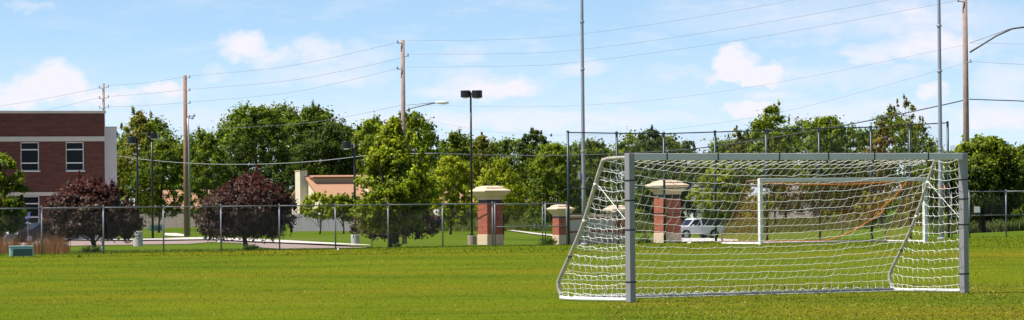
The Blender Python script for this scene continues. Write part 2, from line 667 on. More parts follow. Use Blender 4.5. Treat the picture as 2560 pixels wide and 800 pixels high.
def raw_mesh(name, verts, nper, mat, tint=None, parent=None, mats_idx=None, mats=None, fn=None):
    """many separate faces of nper vertices from a numpy array (N*nper, 3)"""
    N = len(verts) // nper
    me = bpy.data.meshes.new(name)
    me.vertices.add(len(verts))
    me.vertices.foreach_set('co', verts.astype(np.float32).ravel())
    me.loops.add(len(verts))
    me.loops.foreach_set('vertex_index', np.arange(len(verts), dtype=np.int32))
    me.polygons.add(N)
    me.polygons.foreach_set('loop_start', np.arange(0, len(verts), nper, dtype=np.int32))
    me.polygons.foreach_set('loop_total', np.full(N, nper, dtype=np.int32))
    for m in (mats or [mat]):
        me.materials.append(m)
    if mats_idx is not None:
        me.polygons.foreach_set('material_index', mats_idx.astype(np.int32))
    if tint is not None:
        a = me.attributes.new('tint', 'FLOAT', 'POINT')
        a.data.foreach_set('value', np.repeat(tint, nper).astype(np.float32))
    if fn is not None:
        a = me.attributes.new('fn', 'FLOAT_VECTOR', 'POINT')
        a.data.foreach_set('vector', np.repeat(fn, nper, 0).astype(np.float32).ravel())
    me.update(calc_edges=True)
    o = bpy.data.objects.new(name, me)
    COL.objects.link(o)
    if parent:
        o.parent = parent
    return o


# ------------------------------------------------------------------ ground
def terrain():
    us = sorted(set(list(range(-9000, 0, 600)) + list(range(0, 2561, 80)) + KX + [1410] + list(range(3000, 12001, 600))))
    flat = [20, 30, 45, 60, 80, 100, 125]

    def mk(name, rows, mat):
        vs, fs = [], []
        for u in us:
            for D in rows(u):
                if D < 20:
                    X = (u - 1280) / FPX * 20
                    vs.append((X, D, 0))
                else:
                    X = (u - 1280) / FPX * D
                    vs.append((X, D, hgt(X, D)))
        n = len(rows(0))
        for i in range(len(us) - 1):
            for j in range(n - 1):
                a = i * n + j
                fs.append((a, a + n, a + n + 1, a + 1))
        o = MB().add(vs, fs, mat).build(name, smooth=True)
        return struct(o)

    mk('playing_field', lambda u: [-60, 5] + flat + [edgeD(u)], M_FIELD)
    rest = [200, 215, 230, 245, 260, 280, 300, 325, 350, 375, 400, 430, 460, 500, 560, 620, 750, 900, 1300, 1800, 2500, 6000]
    mk('ground', lambda u: [edgeD(u), (edgeD(u) + 200) / 2] + rest, M_LAWN)


terrain()


def draped_strip(name, upper, lower, mat, dz=0.03, nseg=40, rows=4):
    """band of ground cover between two edges given in picture columns and rows, laid on the terrain"""
    x0, x1 = max(upper[0][0], lower[0][0]), min(upper[-1][0], lower[-1][0])
    vs, fs = [], []
    for i in range(nseg + 1):
        x = x0 + (x1 - x0) * i / nseg
        yu = float(np.interp(x, [p[0] for p in upper], [p[1] for p in upper]))
        yl = float(np.interp(x, [p[0] for p in lower], [p[1] for p in lower]))
        Du, Dl = hit(x, yu, edgeD(x) + 4), hit(x, yl, edgeD(x) + 4)
        for j in range(rows + 1):
            D = Dl + (Du - Dl) * j / rows
            vs.append(G(x, D, dz))
    n = rows + 1
    for i in range(nseg):
        for j in range(rows):
            a = i * n + j
            fs.append((a, a + n, a + n + 1, a + 1))
    return struct(MB().add(vs, fs, mat).build(name))


draped_strip('driveway', [(-300, 590), (160, 600), (350, 601), (520, 599), (640, 604), (760, 611), (870, 617), (915, 620)],
             [(-300, 622), (160, 616), (370, 612), (470, 611), (530, 606), (600, 609), (650, 620), (700, 624), (915, 621)], M_ROAD, nseg=70)
draped_strip('pavement', [(150, 599), (350, 600), (520, 596), (640, 601), (760, 607), (860, 613), (925, 619)],
             [(150, 603), (350, 604), (520, 602), (640, 608), (760, 613), (860, 618), (925, 620.5)], M_KERB, dz=.12, nseg=60, rows=2)
draped_strip('path', [(412, 584), (440, 584), (466, 588)], [(412, 590), (440, 592), (466, 592)], M_KERB, dz=.06, nseg=8, rows=1)
draped_strip('footpath', [(1265, 575), (1330, 583), (1400, 591)], [(1265, 577), (1330, 586.5), (1400, 595)], M_KERB, dz=.08, nseg=14, rows=1)
draped_strip('driveway_entrance', [(1690, 596), (1760, 596), (1845, 600)], [(1690, 611), (1760, 610.5), (1845, 609)], M_CONC, dz=.05, nseg=16)


# ------------------------------------------------------------------ grass blades (uncountable)
def blades(name, n, xr, Dr, hh, ww, mat, seed, label, cat, power=2.0, lean=.5, tintf=None, clump=0, edge=False):
    r = np.random.default_rng(seed)
    u = r.uniform(xr[0], xr[1], n)
    k = r.random(n)
    D = Dr[0] + (Dr[1] - Dr[0]) * k ** power
    if clump:
        m = n // clump
        u = np.repeat(u[:m], clump)
        D = np.repeat(D[:m], clump) + r.normal(0, .25, m * clump)
        n = m * clump
    X = (u - 1280) / FPX * D
    if clump:
        X = X + r.normal(0, .12, n)
    Z = np.array([hgt(float(a), float(b)) for a, b in zip(X, D)]) if Dr[1] > 140 else np.zeros(n)
    h = hh * r.uniform(.5, 1.25, n) * (.55 + .45 * D / Dr[1])
    if clump:
        h = h * np.repeat(r.uniform(.35, 1.25, n // clump), clump)
    w = ww * r.uniform(.6, 1.3, n) * (.55 + .45 * D / Dr[1])
    a = r.uniform(0, 2 * PI, n)
    base = np.stack([X, D, Z - .005], 1)
    side = np.stack([np.cos(a), np.sin(a), np.zeros(n)], 1) * w[:, None] / 2
    b = r.uniform(0, 2 * PI, n)
    ln = r.uniform(0, lean, n)
    top = base + np.stack([np.cos(b) * ln * h, np.sin(b) * ln * h, h], 1)
    V = np.empty((n, 3, 3))
    V[:, 0] = base - side
    V[:, 1] = base + side
    V[:, 2] = top
    tint = r.beta(2.0, 2.6, n)
    o = raw_mesh(name, V.reshape(-1, 3), 3, mat, tint)
    return tag(o, label, cat, kind='stuff')


blades('field_blades', 190000, (-60, 2620), (57, 172), .020, .020, M_BLADE, 3, 'short yellow green turf of the playing field', 'grass', power=1.5, lean=.9)
blades('dry_blades', 15000, (-60, 2620), (57, 140), .036, .040, M_BLADE_D, 4, 'straw coloured blades scattered in the turf', 'grass', power=1.3, lean=1.0)
blades('field_edge_blades', 16000, (-60, 2620), (140, 185), .05, .05, M_MEADOWG, 5, 'longer grass at the far edge of the field by the fence', 'grass', power=1.0, lean=.6)
blades('meadow_grass', 42000, (1020, 1720), (430, 620), .75, .22, M_MEADOW, 6, 'tall unmown grass behind the mown lawn in the middle distance', 'grass', power=1.0, clump=6)
blades('meadow_grass', 26000, (2330, 2640), (260, 460), .55, .14, M_MEADOW, 8, 'tall unmown grass behind the fence at the right edge', 'grass', power=1.0, clump=6)
blades('meadow_grass', 22000, (1780, 2340), (420, 600), .45, .20, M_MEADOW, 9, 'rough grass on the slope behind the goals', 'grass', power=1.0, clump=6)
blades('dry_blades', 12000, (1500, 2620), (57, 85), .030, .040, M_BLADE_D, 12, 'worn straw coloured turf in front of the near goal', 'grass', power=1.0, lean=1.0)
blades('ornamental_grass', 2400, (-30, 165), (156, 190), .62, .030, M_RUSTG, 10, 'rust red feathery ornamental grass behind the green utility box', 'grass', power=1.0, lean=.35, clump=60)


# ------------------------------------------------------------------ trees
def leafcloud(r, C, Rr, per, size, squash=.8, up=.25, ne=0, axis=None):
    """leaf quads round clump centres; the last ne clumps are upright sprays"""
    n = len(C) * per
    c = np.repeat(C, per, 0)
    R = np.repeat(Rr, per)
    d = r.normal(size=(n, 3))
    d /= np.linalg.norm(d, axis=1)[:, None]
    rad = R * np.clip(np.abs(r.normal(0, .62, n)) + .12, 0, 1.5)
    sh = np.tile(np.array([1.0, 1.0, squash]), (n, 1))
    if ne:
        sh[-ne * per:] = np.array([.55, .55, 1.7])
    pos = c + d * rad[:, None] * sh
    nn = d * .7 + r.normal(size=(n, 3)) * .5 + np.array([0, 0, up])
    nn /= np.linalg.norm(nn, axis=1)[:, None]
    t = np.cross(nn, r.normal(size=(n, 3)))
    t /= np.linalg.norm(t, axis=1)[:, None]
    b = np.cross(nn, t)
    s = size * r.uniform(.55, 1.3, n)[:, None]
    V = np.empty((n, 4, 3))
    V[:, 0] = pos - t * s * .5
    V[:, 1] = pos + b * s * .32
    V[:, 2] = pos + t * s * .5
    V[:, 3] = pos - b * s * .32
    ct = np.repeat(r.uniform(-.30, .30, len(C)), per)
    tint = np.clip(r.beta(2.4, 2.4, n) + ct, 0, 1)
    q = d * 1.0 + r.normal(size=(n, 3)) * .38 + np.array([0, 0, .35])
    if axis is not None:
        o_ = pos - axis
        o_ = o_ / (np.linalg.norm(o_, axis=1)[:, None] + 1e-6)
        q = q + o_ * .5
    q /= np.linalg.norm(q, axis=1)[:, None]
    return V.reshape(-1, 3), tint, pos, q


PROF = {
    'round': [(0, .45), (.15, .8), (.4, 1), (.65, .9), (.85, .6), (1, .18)],
    'dome': [(0, .70), (.12, .95), (.3, 1), (.55, .88), (.8, .58), (1, .15)],
    'cone': [(0, .80), (.12, .98), (.35, 1), (.55, .76), (.75, .50), (.9, .28), (1, .06)],
    'tall': [(0, .5), (.2, .9), (.5, 1), (.75, .8), (.9, .5), (1, .2)],
    'spire': [(0, .8), (.3, 1), (.5, .6), (.7, .4), (.85, .22), (1, .06)],
    'broad': [(0, .85), (.3, 1), (.6, .95), (.85, .7), (1, .3)],
}


def tree(name, label, cx, D, top, bot, hw, kind, prof='round', K=70, per=120, size=None, bark=None, seed=0, trunk_w=None,
         group=None, clump=.20, sprays=14, asym=0.0, lean=0.0, tipmat=None, forks=6):
    r = np.random.default_rng(seed * 7 + 11)
    s = D / FPX
    g = G(cx, D)
    zt, zb = P(cx, top, D).z, P(cx, bot, D).z
    R = hw * s
    Hc = zt - zb
    root = thing(name, label, 'tree', g, 0, group)
    pr = PROF[prof]
    tt = [a for a, b in pr]
    ww = [b for a, b in pr]
    C, Rr = [], []
    K = int(K * 1.9)
    per = int(per * .85)
    # a few big boughs give the outline its lobes
    nb = 9
    ba = r.uniform(0, 2 * PI, nb)
    bt = r.uniform(.1, .95, nb)
    bk = r.uniform(-.32, .20, nb)
    for i in range(K):
        t = r.random() ** .9
        w = np.interp(t, tt, ww)
        a = r.uniform(0, 2 * PI)
        for j in range(nb):
            w = w + bk[j] * math.exp(-((t - bt[j]) / .12) ** 2) * max(0, math.cos(a - ba[j])) ** 1.5
        q = r.random() ** .42
        cr = R * clump * .82 * r.uniform(.6, 1.3) * (0.55 + .45 * w)
        rad = max(0, R * w - cr * .55) * q
        C.append((rad * math.cos(a) + asym * R * (t - .4), rad * math.sin(a) * .85, zb - g.z + Hc * (.02 + .94 * t) - cr * .3 * t))
        Rr.append(cr)
    for i in range(sprays):
        t = r.uniform(.1, 1.0)
        w = np.interp(min(t, 1), tt, ww)
        a = r.uniform(0, 2 * PI)
        rad = R * w * r.uniform(.82, 1.0)
        C.append((rad * math.cos(a) + asym * R * (t - .4), rad * math.sin(a) * .85, zb - g.z + Hc * t))
        Rr.append(R * clump * r.uniform(.25, .5))
    C, Rr = np.array(C), np.array(Rr)
    if size is None:
        size = max(.10, 2.1 * s * 2.5)
    V, tint, pos, fnv = leafcloud(r, C, Rr, per, size, ne=sprays, axis=np.array([0, 0, zb - g.z + Hc * .4]))
    mats = [LEAF[kind]]
    idx = None
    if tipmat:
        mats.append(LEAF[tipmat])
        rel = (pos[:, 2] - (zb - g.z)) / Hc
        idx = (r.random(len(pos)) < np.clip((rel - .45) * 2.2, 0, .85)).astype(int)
    # trunk and limbs
    mb = MB()
    tw = (trunk_w or max(5, hw * .07)) * s / 2
    h0 = max(.5, (zb - g.z) + Hc * .10)
    hh = (zb - g.z) + Hc * .62
    pts, rr = [], []
    for k in range(7):
        f = k / 6
        pts.append(Vector((lean * R * f + .06 * R * math.sin(f * 4 + seed), .04 * R * math.sin(f * 5 + seed), -.15 + f * (hh + .15))))
        rr.append(tw * (1.35 if k == 0 else 1.0) * (1 - .75 * f))
    mb.tube(pts, rr, bark or M_BARK, 9)
    order = r.permutation(K)[:forks * 3]
    for j, i in enumerate(order):
        f = r.uniform(.22, .75)
        st = Vector(pts[0]).lerp(pts[-1], f)
        if j < forks:
            f = .0 if h0 > .6 * hh else .15
            st = Vector((lean * R * .4, 0, h0 * r.uniform(.6, .95)))
            st = Vector((np.interp(st.z / hh, [k / 6 for k in range(7)], [p.x for p in pts]), 0, st.z))
        en = Vector(C[i])
        md = st.lerp(en, .5) + Vector((0, 0, -.05 * (en - st).length))
        r0 = tw * (.55 if j < forks else .3)
        mb.tube([st, md, en], [r0, r0 * .6, r0 * .2], bark or M_BARK, 5)
    mb.build('trunk', root, smooth=True)
    raw_mesh('crown', V, 4, None, tint, root, idx, mats, fnv)
    return root


BG = 'trees behind the fences'
# near trees just behind the fence
tree('green_tree', 'small dark green leafy tree at the left edge in front of the brick building', 0, 215, 374, 592, 80, 'mid', 'round', 90, 130, .17, seed=1, asym=-.2, tipmat='light', group='ornamental trees by the fence')
tree('plum_tree', 'purple leaved plum tree in front of the brick building', 232, 166, 442, 594, 136, 'plum', 'dome', 190, 190, .095, seed=2, trunk_w=15, tipmat='plumr', clump=.17, sprays=34, asym=-.12, group='purple leaved trees by the fence')
tree('plum_tree', 'purple leaved plum tree with red top left of the cream house', 618, 168, 434, 592, 138, 'plum', 'dome', 190, 190, .095, seed=3, trunk_w=14, tipmat='plumr', clump=.20, sprays=26, asym=.15, group='purple leaved trees by the fence')
tree('plum_tree', 'low purple leaved tree hidden behind the bright green tree', 990, 215, 500, 592, 122, 'plum', 'dome', 70, 110, .15, seed=4, tipmat='plumr', group='purple leaved trees by the fence')
tree('maple_tree', 'bright green conical maple tree between the cream house and the tall twin lamp', 990, 174, 286, 577, 118, 'light', 'cone', 210, 120, .14, seed=5, trunk_w=26, clump=.19, tipmat='lime', group='ornamental trees by the fence')
tree('sapling', 'thin young tree with sparse leaves in front of the chimney of the cream house', 800, 400, 486, 545, 50, 'lime', 'broad', 18, 60, .26, seed=6, trunk_w=4, clump=.24, sprays=34, group='young trees in front of the cream house')
tree('sapling', 'young tree with fuller leaves in front of the cream house roof', 856, 405, 488, 550, 62, 'light', 'broad', 40, 90, .26, seed=7, trunk_w=4, clump=.22, sprays=34, group='young trees in front of the cream house')
# background trees, left to right
tree('sycamore_tree', 'tall yellow green sycamore right behind the brick building', 352, 520, 270, 500, 76, 'olive', 'tall', 90, 120, seed=10, group=BG, bark=M_BARKG, sprays=30)
tree('shade_tree', 'dark green tree behind the two black lamp posts', 402, 470, 345, 545, 78, 'mid', 'round', 90, 130, seed=11, group=BG)
tree('shade_tree', 'green tree right of the brown utility pole', 515, 480, 320, 560, 70, 'mid', 'tall', 90, 130, seed=12, group=BG)
tree('shade_tree', 'large dark tree, tallest on the left of the cream house', 645, 540, 256, 520, 96, 'dark', 'broad', 150, 130, seed=13, group=BG, tipmat='mid')
tree('shade_tree', 'tall dark tree behind the cream house chimney', 772, 560, 259, 470, 80, 'dark', 'broad', 110, 130, seed=14, group=BG, tipmat='mid')
tree('shade_tree', 'very dark dense tree behind the roof of the cream house', 822, 520, 303, 470, 92, 'dark', 'round', 120, 140, seed=15, group=BG, clump=.24)
tree('shade_tree', 'dark undergrowth tree between the left plum tree and the cream house', 560, 500, 410, 560, 80, 'dark', 'broad', 80, 120, seed=16, group=BG)
tree('shade_tree', 'dark low tree left of the cream house chimney', 700, 530, 430, 565, 55, 'dark', 'broad', 60, 120, seed=17, group=BG)
tree('poplar_tree', 'pale green tree with loose top left of the grey utility pole', 930, 560, 292, 480, 58, 'light', 'tall', 70, 100, seed=18, group=BG, sprays=26)
tree('poplar_tree', 'spiky topped green tree around the grey utility pole', 1030, 420, 272, 470, 70, 'light', 'tall', 80, 100, seed=19, group=BG, sprays=40)
tree('shade_tree', 'green tree with thin top behind the twin lamp post', 1140, 600, 325, 500, 58, 'mid', 'tall', 60, 100, seed=20, group=BG, sprays=24)
tree('shade_tree', 'green tree with feathery top right of the twin lamp post', 1205, 640, 333, 500, 54, 'olive', 'tall', 60, 100, seed=21, group=BG, sprays=24)
tree('conifer_tree', 'dark pointed evergreen, small one over the brick pillar', 1266, 620, 345, 470, 28, 'dark', 'spire', 50, 90, seed=22, group=BG)
tree('shade_tree', 'dark angular tree between the brick pillar and the tall fence', 1338, 600, 320, 480, 52, 'dark', 'tall', 70, 100, seed=23, group=BG, sprays=24)
tree('locust_tree', 'yellow green tree left of the brick pillar', 1130, 390, 385, 565, 72, 'lime', 'broad', 100, 120, seed=24, group=BG, clump=.18)
tree('locust_tree', 'bright green tree directly behind the tall brick pillar', 1255, 345, 395, 560, 78, 'lime', 'round', 110, 120, seed=25, trunk_w=8, group=BG)
tree('shade_tree', 'deep green tree behind the low brick sign wall', 1385, 420, 352, 560, 82, 'mid', 'broad', 120, 130, seed=26, group=BG, tipmat='light')
tree('shade_tree', 'dark green tree behind the stanchion of the near goal', 1480, 470, 345, 560, 80, 'mid', 'broad', 110, 120, seed=27, group=BG)
tree('shade_tree', 'blue green tree with ragged top over the left end of the crossbar', 1628, 600, 316, 520, 74, 'blue', 'tall', 90, 110, seed=28, group=BG, sprays=34)
tree('shade_tree', 'low blue green tree over the crossbar right of the ragged tree', 1722, 620, 345, 520, 52, 'blue', 'round', 50, 90, seed=29, group=BG, sprays=20)
tree('shade_tree', 'dark tree behind the white truck', 1660, 520, 430, 560, 90, 'dark', 'broad', 100, 120, seed=30, group=BG)
tree('locust_tree', 'bright yellow green tree behind the truck and the orange net', 1800, 440, 405, 560, 74, 'lime', 'round', 110, 120, seed=31, group=BG)
tree('shade_tree', 'thin brownish leaved tree standing over the middle of the crossbar', 1845, 640, 315, 480, 40, 'olive', 'tall', 34, 70, seed=32, group=BG, sprays=30)
tree('poplar_tree', 'bright tall tree over the middle of the crossbar', 1935, 520, 255, 480, 62, 'light', 'tall', 90, 110, seed=33, group=BG, sprays=34)
tree('shade_tree', 'rounded green tree right of the tall poplar over the crossbar', 2068, 540, 284, 500, 80, 'mid', 'broad', 110, 120, seed=34, group=BG, tipmat='light', sprays=30)
tree('shade_tree', 'green tree between the rounded tree and the orange tinged tree', 2150, 560, 325, 500, 56, 'mid', 'broad', 70, 110, seed=35, group=BG)
tree('birch_tree', 'tall airy tree with see through crown near the right tall pole', 2260, 480, 240, 500, 72, 'olive', 'tall', 26, 70, seed=36, group=BG, sprays=80, clump=.17, bark=M_BARKG)
tree('autumn_tree', 'orange tinged tree in front of the airy tree', 2205, 430, 298, 480, 44, 'autumn', 'tall', 60, 100, seed=37, group=BG)
tree('shade_tree', 'dark tree seen through the right half of the far goal', 2110, 560, 410, 530, 110, 'dark', 'broad', 90, 110, seed=38, group=BG, tipmat='olive')
tree('shade_tree', 'olive tree seen through the left half of the far goal', 1960, 560, 400, 530, 90, 'olive', 'broad', 80, 110, seed=39, group=BG)
tree('shade_tree', 'green tree behind the right post of the far goal', 2330, 430, 380, 560, 66, 'mid', 'broad', 80, 120, seed=40, group=BG, tipmat='light')
tree('crabapple_tree', 'small twisted tree with thin brown limbs behind the far goal', 2180, 345, 478, 560, 46, 'olive', 'round', 22, 40, .3, seed=41, group=BG, trunk_w=5, forks=9)
tree('maple_tree', 'large dark tree with bright top at the right edge', 2462, 262, 338, 548, 122, 'dark', 'broad', 210, 150, .2, seed=42, group=BG, tipmat='light', clump=.20, trunk_w=20)
tree('maple_tree', 'dark tree at the far right behind the large bright topped tree', 2566, 330, 356, 545, 74, 'mid', 'broad', 90, 120, .22, seed=43, group=BG)


def leaf_belt(name, label, x0, x1, D, topf, kind, seed, K=160, per=60, size=.55, rad=1.6, botdz=.2):
    r = np.random.default_rng(seed)
    C, Rr = [], []
    for i in range(K):
        x = r.uniform(x0, x1)
        d = D + r.normal(0, 14)
        g = G(x, d)
        zt = P(x, topf(x), d).z
        C.append((g.x, g.y, g.z + botdz + (zt - g.z) * r.random() ** .8))
        Rr.append(rad * r.uniform(.6, 1.4))
    V, tint, _, fnv = leafcloud(r, np.array(C), np.array(Rr), per, size)
    o = raw_mesh(name, V, 4, LEAF[kind], tint, fn=fnv)
    return tag(o, label, 'woodland', kind='stuff')


SIL = [(285, 380), (352, 270), (420, 320), (450, 350), (480, 328), (540, 332), (560, 292), (600, 264), (680, 257), (740, 268), (800, 260), (840, 292), (900, 302),
       (960, 298), (1000, 275), (1060, 290), (1090, 340), (1130, 338), (1200, 338), (1240, 352), (1300, 335), (1340, 322), (1380, 348), (1420, 352), (1550, 348),
       (1628, 315), (1700, 352), (1760, 380), (1810, 340), (1845, 335), (1900, 300), (1935, 265), (1985, 305), (2050, 292), (2075, 285), (2130, 312), (2180, 305),
       (2240, 262), (2300, 300), (2335, 350), (2380, 372), (2640, 375)]


def _bl(x):
    return 16 + float(np.interp(x, [p[0] for p in SIL], [p[1] for p in SIL])) + 10 * math.sin(x / 17)


leaf_belt('far_wood', 'dark belt of far trees behind all the single trees on the left', 285, 1250, 690, _bl, 'mid', 71, 1500, 90, .48, 1.3)
leaf_belt('far_wood', 'dark belt of far trees behind all the single trees on the right', 1250, 2640, 690, _bl, 'mid', 72, 1600, 90, .48, 1.25)
leaf_belt('far_wood', 'paler low bushes at the foot of the far trees', 1000, 2640, 640, lambda x: 500, 'olive', 73, 240, 60, .4, 1.1)


def shrub(label, x, D, wpx, hpx, kind, seed, per=60, K=26, size=.09, name='shrub', group=None):
    r = np.random.default_rng(seed)
    g = G(x, D)
    s = D / FPX
    R, Hh = wpx * s / 2, hpx * s
    C, Rr = [], []
    for i in range(K):
        a = r.uniform(0, 2 * PI)
        q = r.random() ** .5
        C.append((R * .8 * q * math.cos(a), R * .6 * q * math.sin(a), Hh * .5 * r.random() * (1.3 - q * .6) + .05))
        Rr.append(min(R, Hh) * r.uniform(.35, .6))
    V, tint, _, fnv = leafcloud(r, np.array(C), np.array(Rr), per, size)
    o = raw_mesh(name, V, 4, LEAF[kind], tint, fn=fnv)
    o.location = g
    return tag(o, label, 'shrub', group)


shrub('rounded green shrub in front of the low brick sign wall', 1368, 262, 58, 24, 'mid', 81)
shrub('dark shrub left of the brick pillar beside the truck', 1608, 262, 44, 34, 'mid', 82)
shrub('weeds round the trunk of the plum tree left of the cream house', 632, 166, 60, 16, 'dark', 83, 30, 14, .07)
shrub('weeds round the trunk of the plum tree by the brick building', 228, 163, 90, 20, 'dark', 84, 30, 18, .07)
shrub('weeds at the foot of the bright green maple tree', 985, 172, 44, 12, 'dark', 85, 30, 10, .07)
shrub('tuft of dark weeds standing on the left of the field', 198, 137, 8, 14, 'mid', 86, 20, 5, .05)


# ------------------------------------------------------------------ chain link fences
def linkmesh(name, A, B, z0a, z1a, z0b, z1b, parent, pitch=.085, r=.0028, o=None):
    """diagonal wires both ways on the panel A-B"""
    A, B = Vector(A), Vector(B)
    L = (B - A).length
    d = (B - A) / L
    mb = o or MB()

    def pt(s, z):
        f = s / L
        return A + d * s, z

    H = ((z1a - z0a) + (z1b - z0b)) / 2
    n = int((L + H) / pitch)
    for sgn in (1, -1):
        for k in range(n):
            c = k * pitch - (H if sgn > 0 else 0)
            # z goes 0..H while s goes c .. c+sgn*H
            t0, t1 = 0.0, H
            if sgn > 0:
                t0 = max(0.0, -c)
                t1 = min(H, L - c)
            else:
                t0 = max(0.0, c - L)
                t1 = min(H, c)
            if t1 - t0 < .03:
                continue
            pts = []
            for t in (t0, t1):
                s = c + sgn * t
                f = s / L
                zz = (z0a + (z0b - z0a) * f) + t / H * ((z1a - z0a) + ((z1b - z0b) - (z1a - z0a)) * f)
                q = A + d * s
                pts.append(Vector((q.x, q.y, zz)))
            mb.tube(pts, r, M_WIRE, 3, caps=False)
    return mb


def edge_pt(x, dD=0.0):
    D = edgeD(x) + dD
    p = P(x, yhor(x) + 110, D)
    return Vector((p.x, D, 0.0))


def fence(name, label, xs, top_h, parent_cat='fence', post_m=None, rail_m=None, r_post=.028, rail_r=.021, dD=0.0, extra_rails=(), tops=None,
          wire_r=.0013, pitch=.085, group=None):
    post_m = post_m or M_GALV
    rail_m = rail_m or M_GALV
    pts = [edge_pt(x, dD) for x in xs]
    zt = tops or [top_h] * len(xs)
    root = thing(name, label, parent_cat, pts[0], 0, group)
    o0 = pts[0]
    loc = [p - o0 for p in pts]
    for p, z in zip(loc, zt):
        mb = MB().tube([p + Vector((0, 0, -.1)), p + Vector((0, 0, z + .02))], r_post, post_m, 10)
        mb.lathe(p + Vector((0, 0, z + .02)), [(r_post * 1.15, 0), (r_post * 1.15, .02), (r_post * .6, .05), (.004, .06)], post_m, 10)
        mb.build('post', root, smooth=True)
    mb = MB()
    for i in range(len(loc) - 1):
        mb.tube([loc[i] + Vector((0, 0, zt[i])), loc[i + 1] + Vector((0, 0, zt[i + 1]))], rail_r, rail_m, 8)
    mb.build('top_rail', root, smooth=True)
    for fr in extra_rails:
        mb = MB()
        for i in range(len(loc) - 1):
            mb.tube([loc[i] + Vector((0, 0, zt[i] * fr)), loc[i + 1] + Vector((0, 0, zt[i + 1] * fr))], rail_r * .9, rail_m, 8)
        mb.build('middle_rail', root, smooth=True)
    mb = MB()
    for i in range(len(loc) - 1):
        a, b = loc[i] + Vector((0, -.03, 0)), loc[i + 1] + Vector((0, -.03, 0))
        linkmesh('', a, b, .03, zt[i] - .01, .03, zt[i + 1] - .01, None, pitch, wire_r, mb)
    mb.build('wire_mesh', root)
    return root


fence('chain_link_fence', 'low grey chain link fence along the left edge of the field',
      [-190, -42, 105, 259, 409, 553, 699, 839, 971, 1107, 1232], 1.57, dD=.6)
fence('chain_link_gate', 'wide chain link gate leaf in front of the tall brick pillar', [1238, 1357], 1.55, 'gate', dD=.6, extra_rails=(.46,), r_post=.022, group='gates in the left fence')
fence('chain_link_gate', 'narrow chain link gate leaf left of the tall fence', [1364, 1417], 1.55, 'gate', dD=.6, extra_rails=(.46,), r_post=.024, group='gates in the left fence')
bx = [1422, 1544, 1662, 1790, 1918, 2050, 2180, 2277, 2372]
by = [331, 333, 334, 330, 326, 321, 318, 312, 307]
fence('backstop_fence', 'tall chain link ball fence with dark posts behind both goals', bx, 4.3, dD=1.2, post_m=M_DARKPOST, rail_m=M_DARKPOST, r_post=.048,
      rail_r=.022, tops=[P(x, y, edgeD(x) + 1.2).z for x, y in zip(bx, by)], extra_rails=(.27, .50), pitch=.11, wire_r=.0018)
fence('chain_link_gate', 'chain link gate between the tall fence and the right post of the near goal', [2380, 2418], 1.80, 'gate', dD=.4, extra_rails=(.48,), r_post=.026)
fence('chain_link_fence', 'chain link fence at the right edge with a small grey sign', [2424, 2516, 2640, 2770], 1.87, dD=.4, extra_rails=(.48,), r_post=.030)


# ------------------------------------------------------------------ goals
def catmull(pts, n):
    out = []
    P_ = [pts[0]] + list(pts) + [pts[-1]]
    m = len(pts) - 1
    for i in range(n + 1):
        t = i / n * m
        k = min(int(t), m - 1)
        f = t - k
        p0, p1, p2, p3 = P_[k], P_[k + 1], P_[k + 2], P_[k + 3]
        out.append(tuple(.5 * (2 * b + (c - a) * f + (2 * a - 5 * b + 4 * c - d) * f * f + (-a + 3 * b - 3 * c + d) * f ** 3)
                         for a, b, c, d in zip(p0, p1, p2, p3)))
    return out


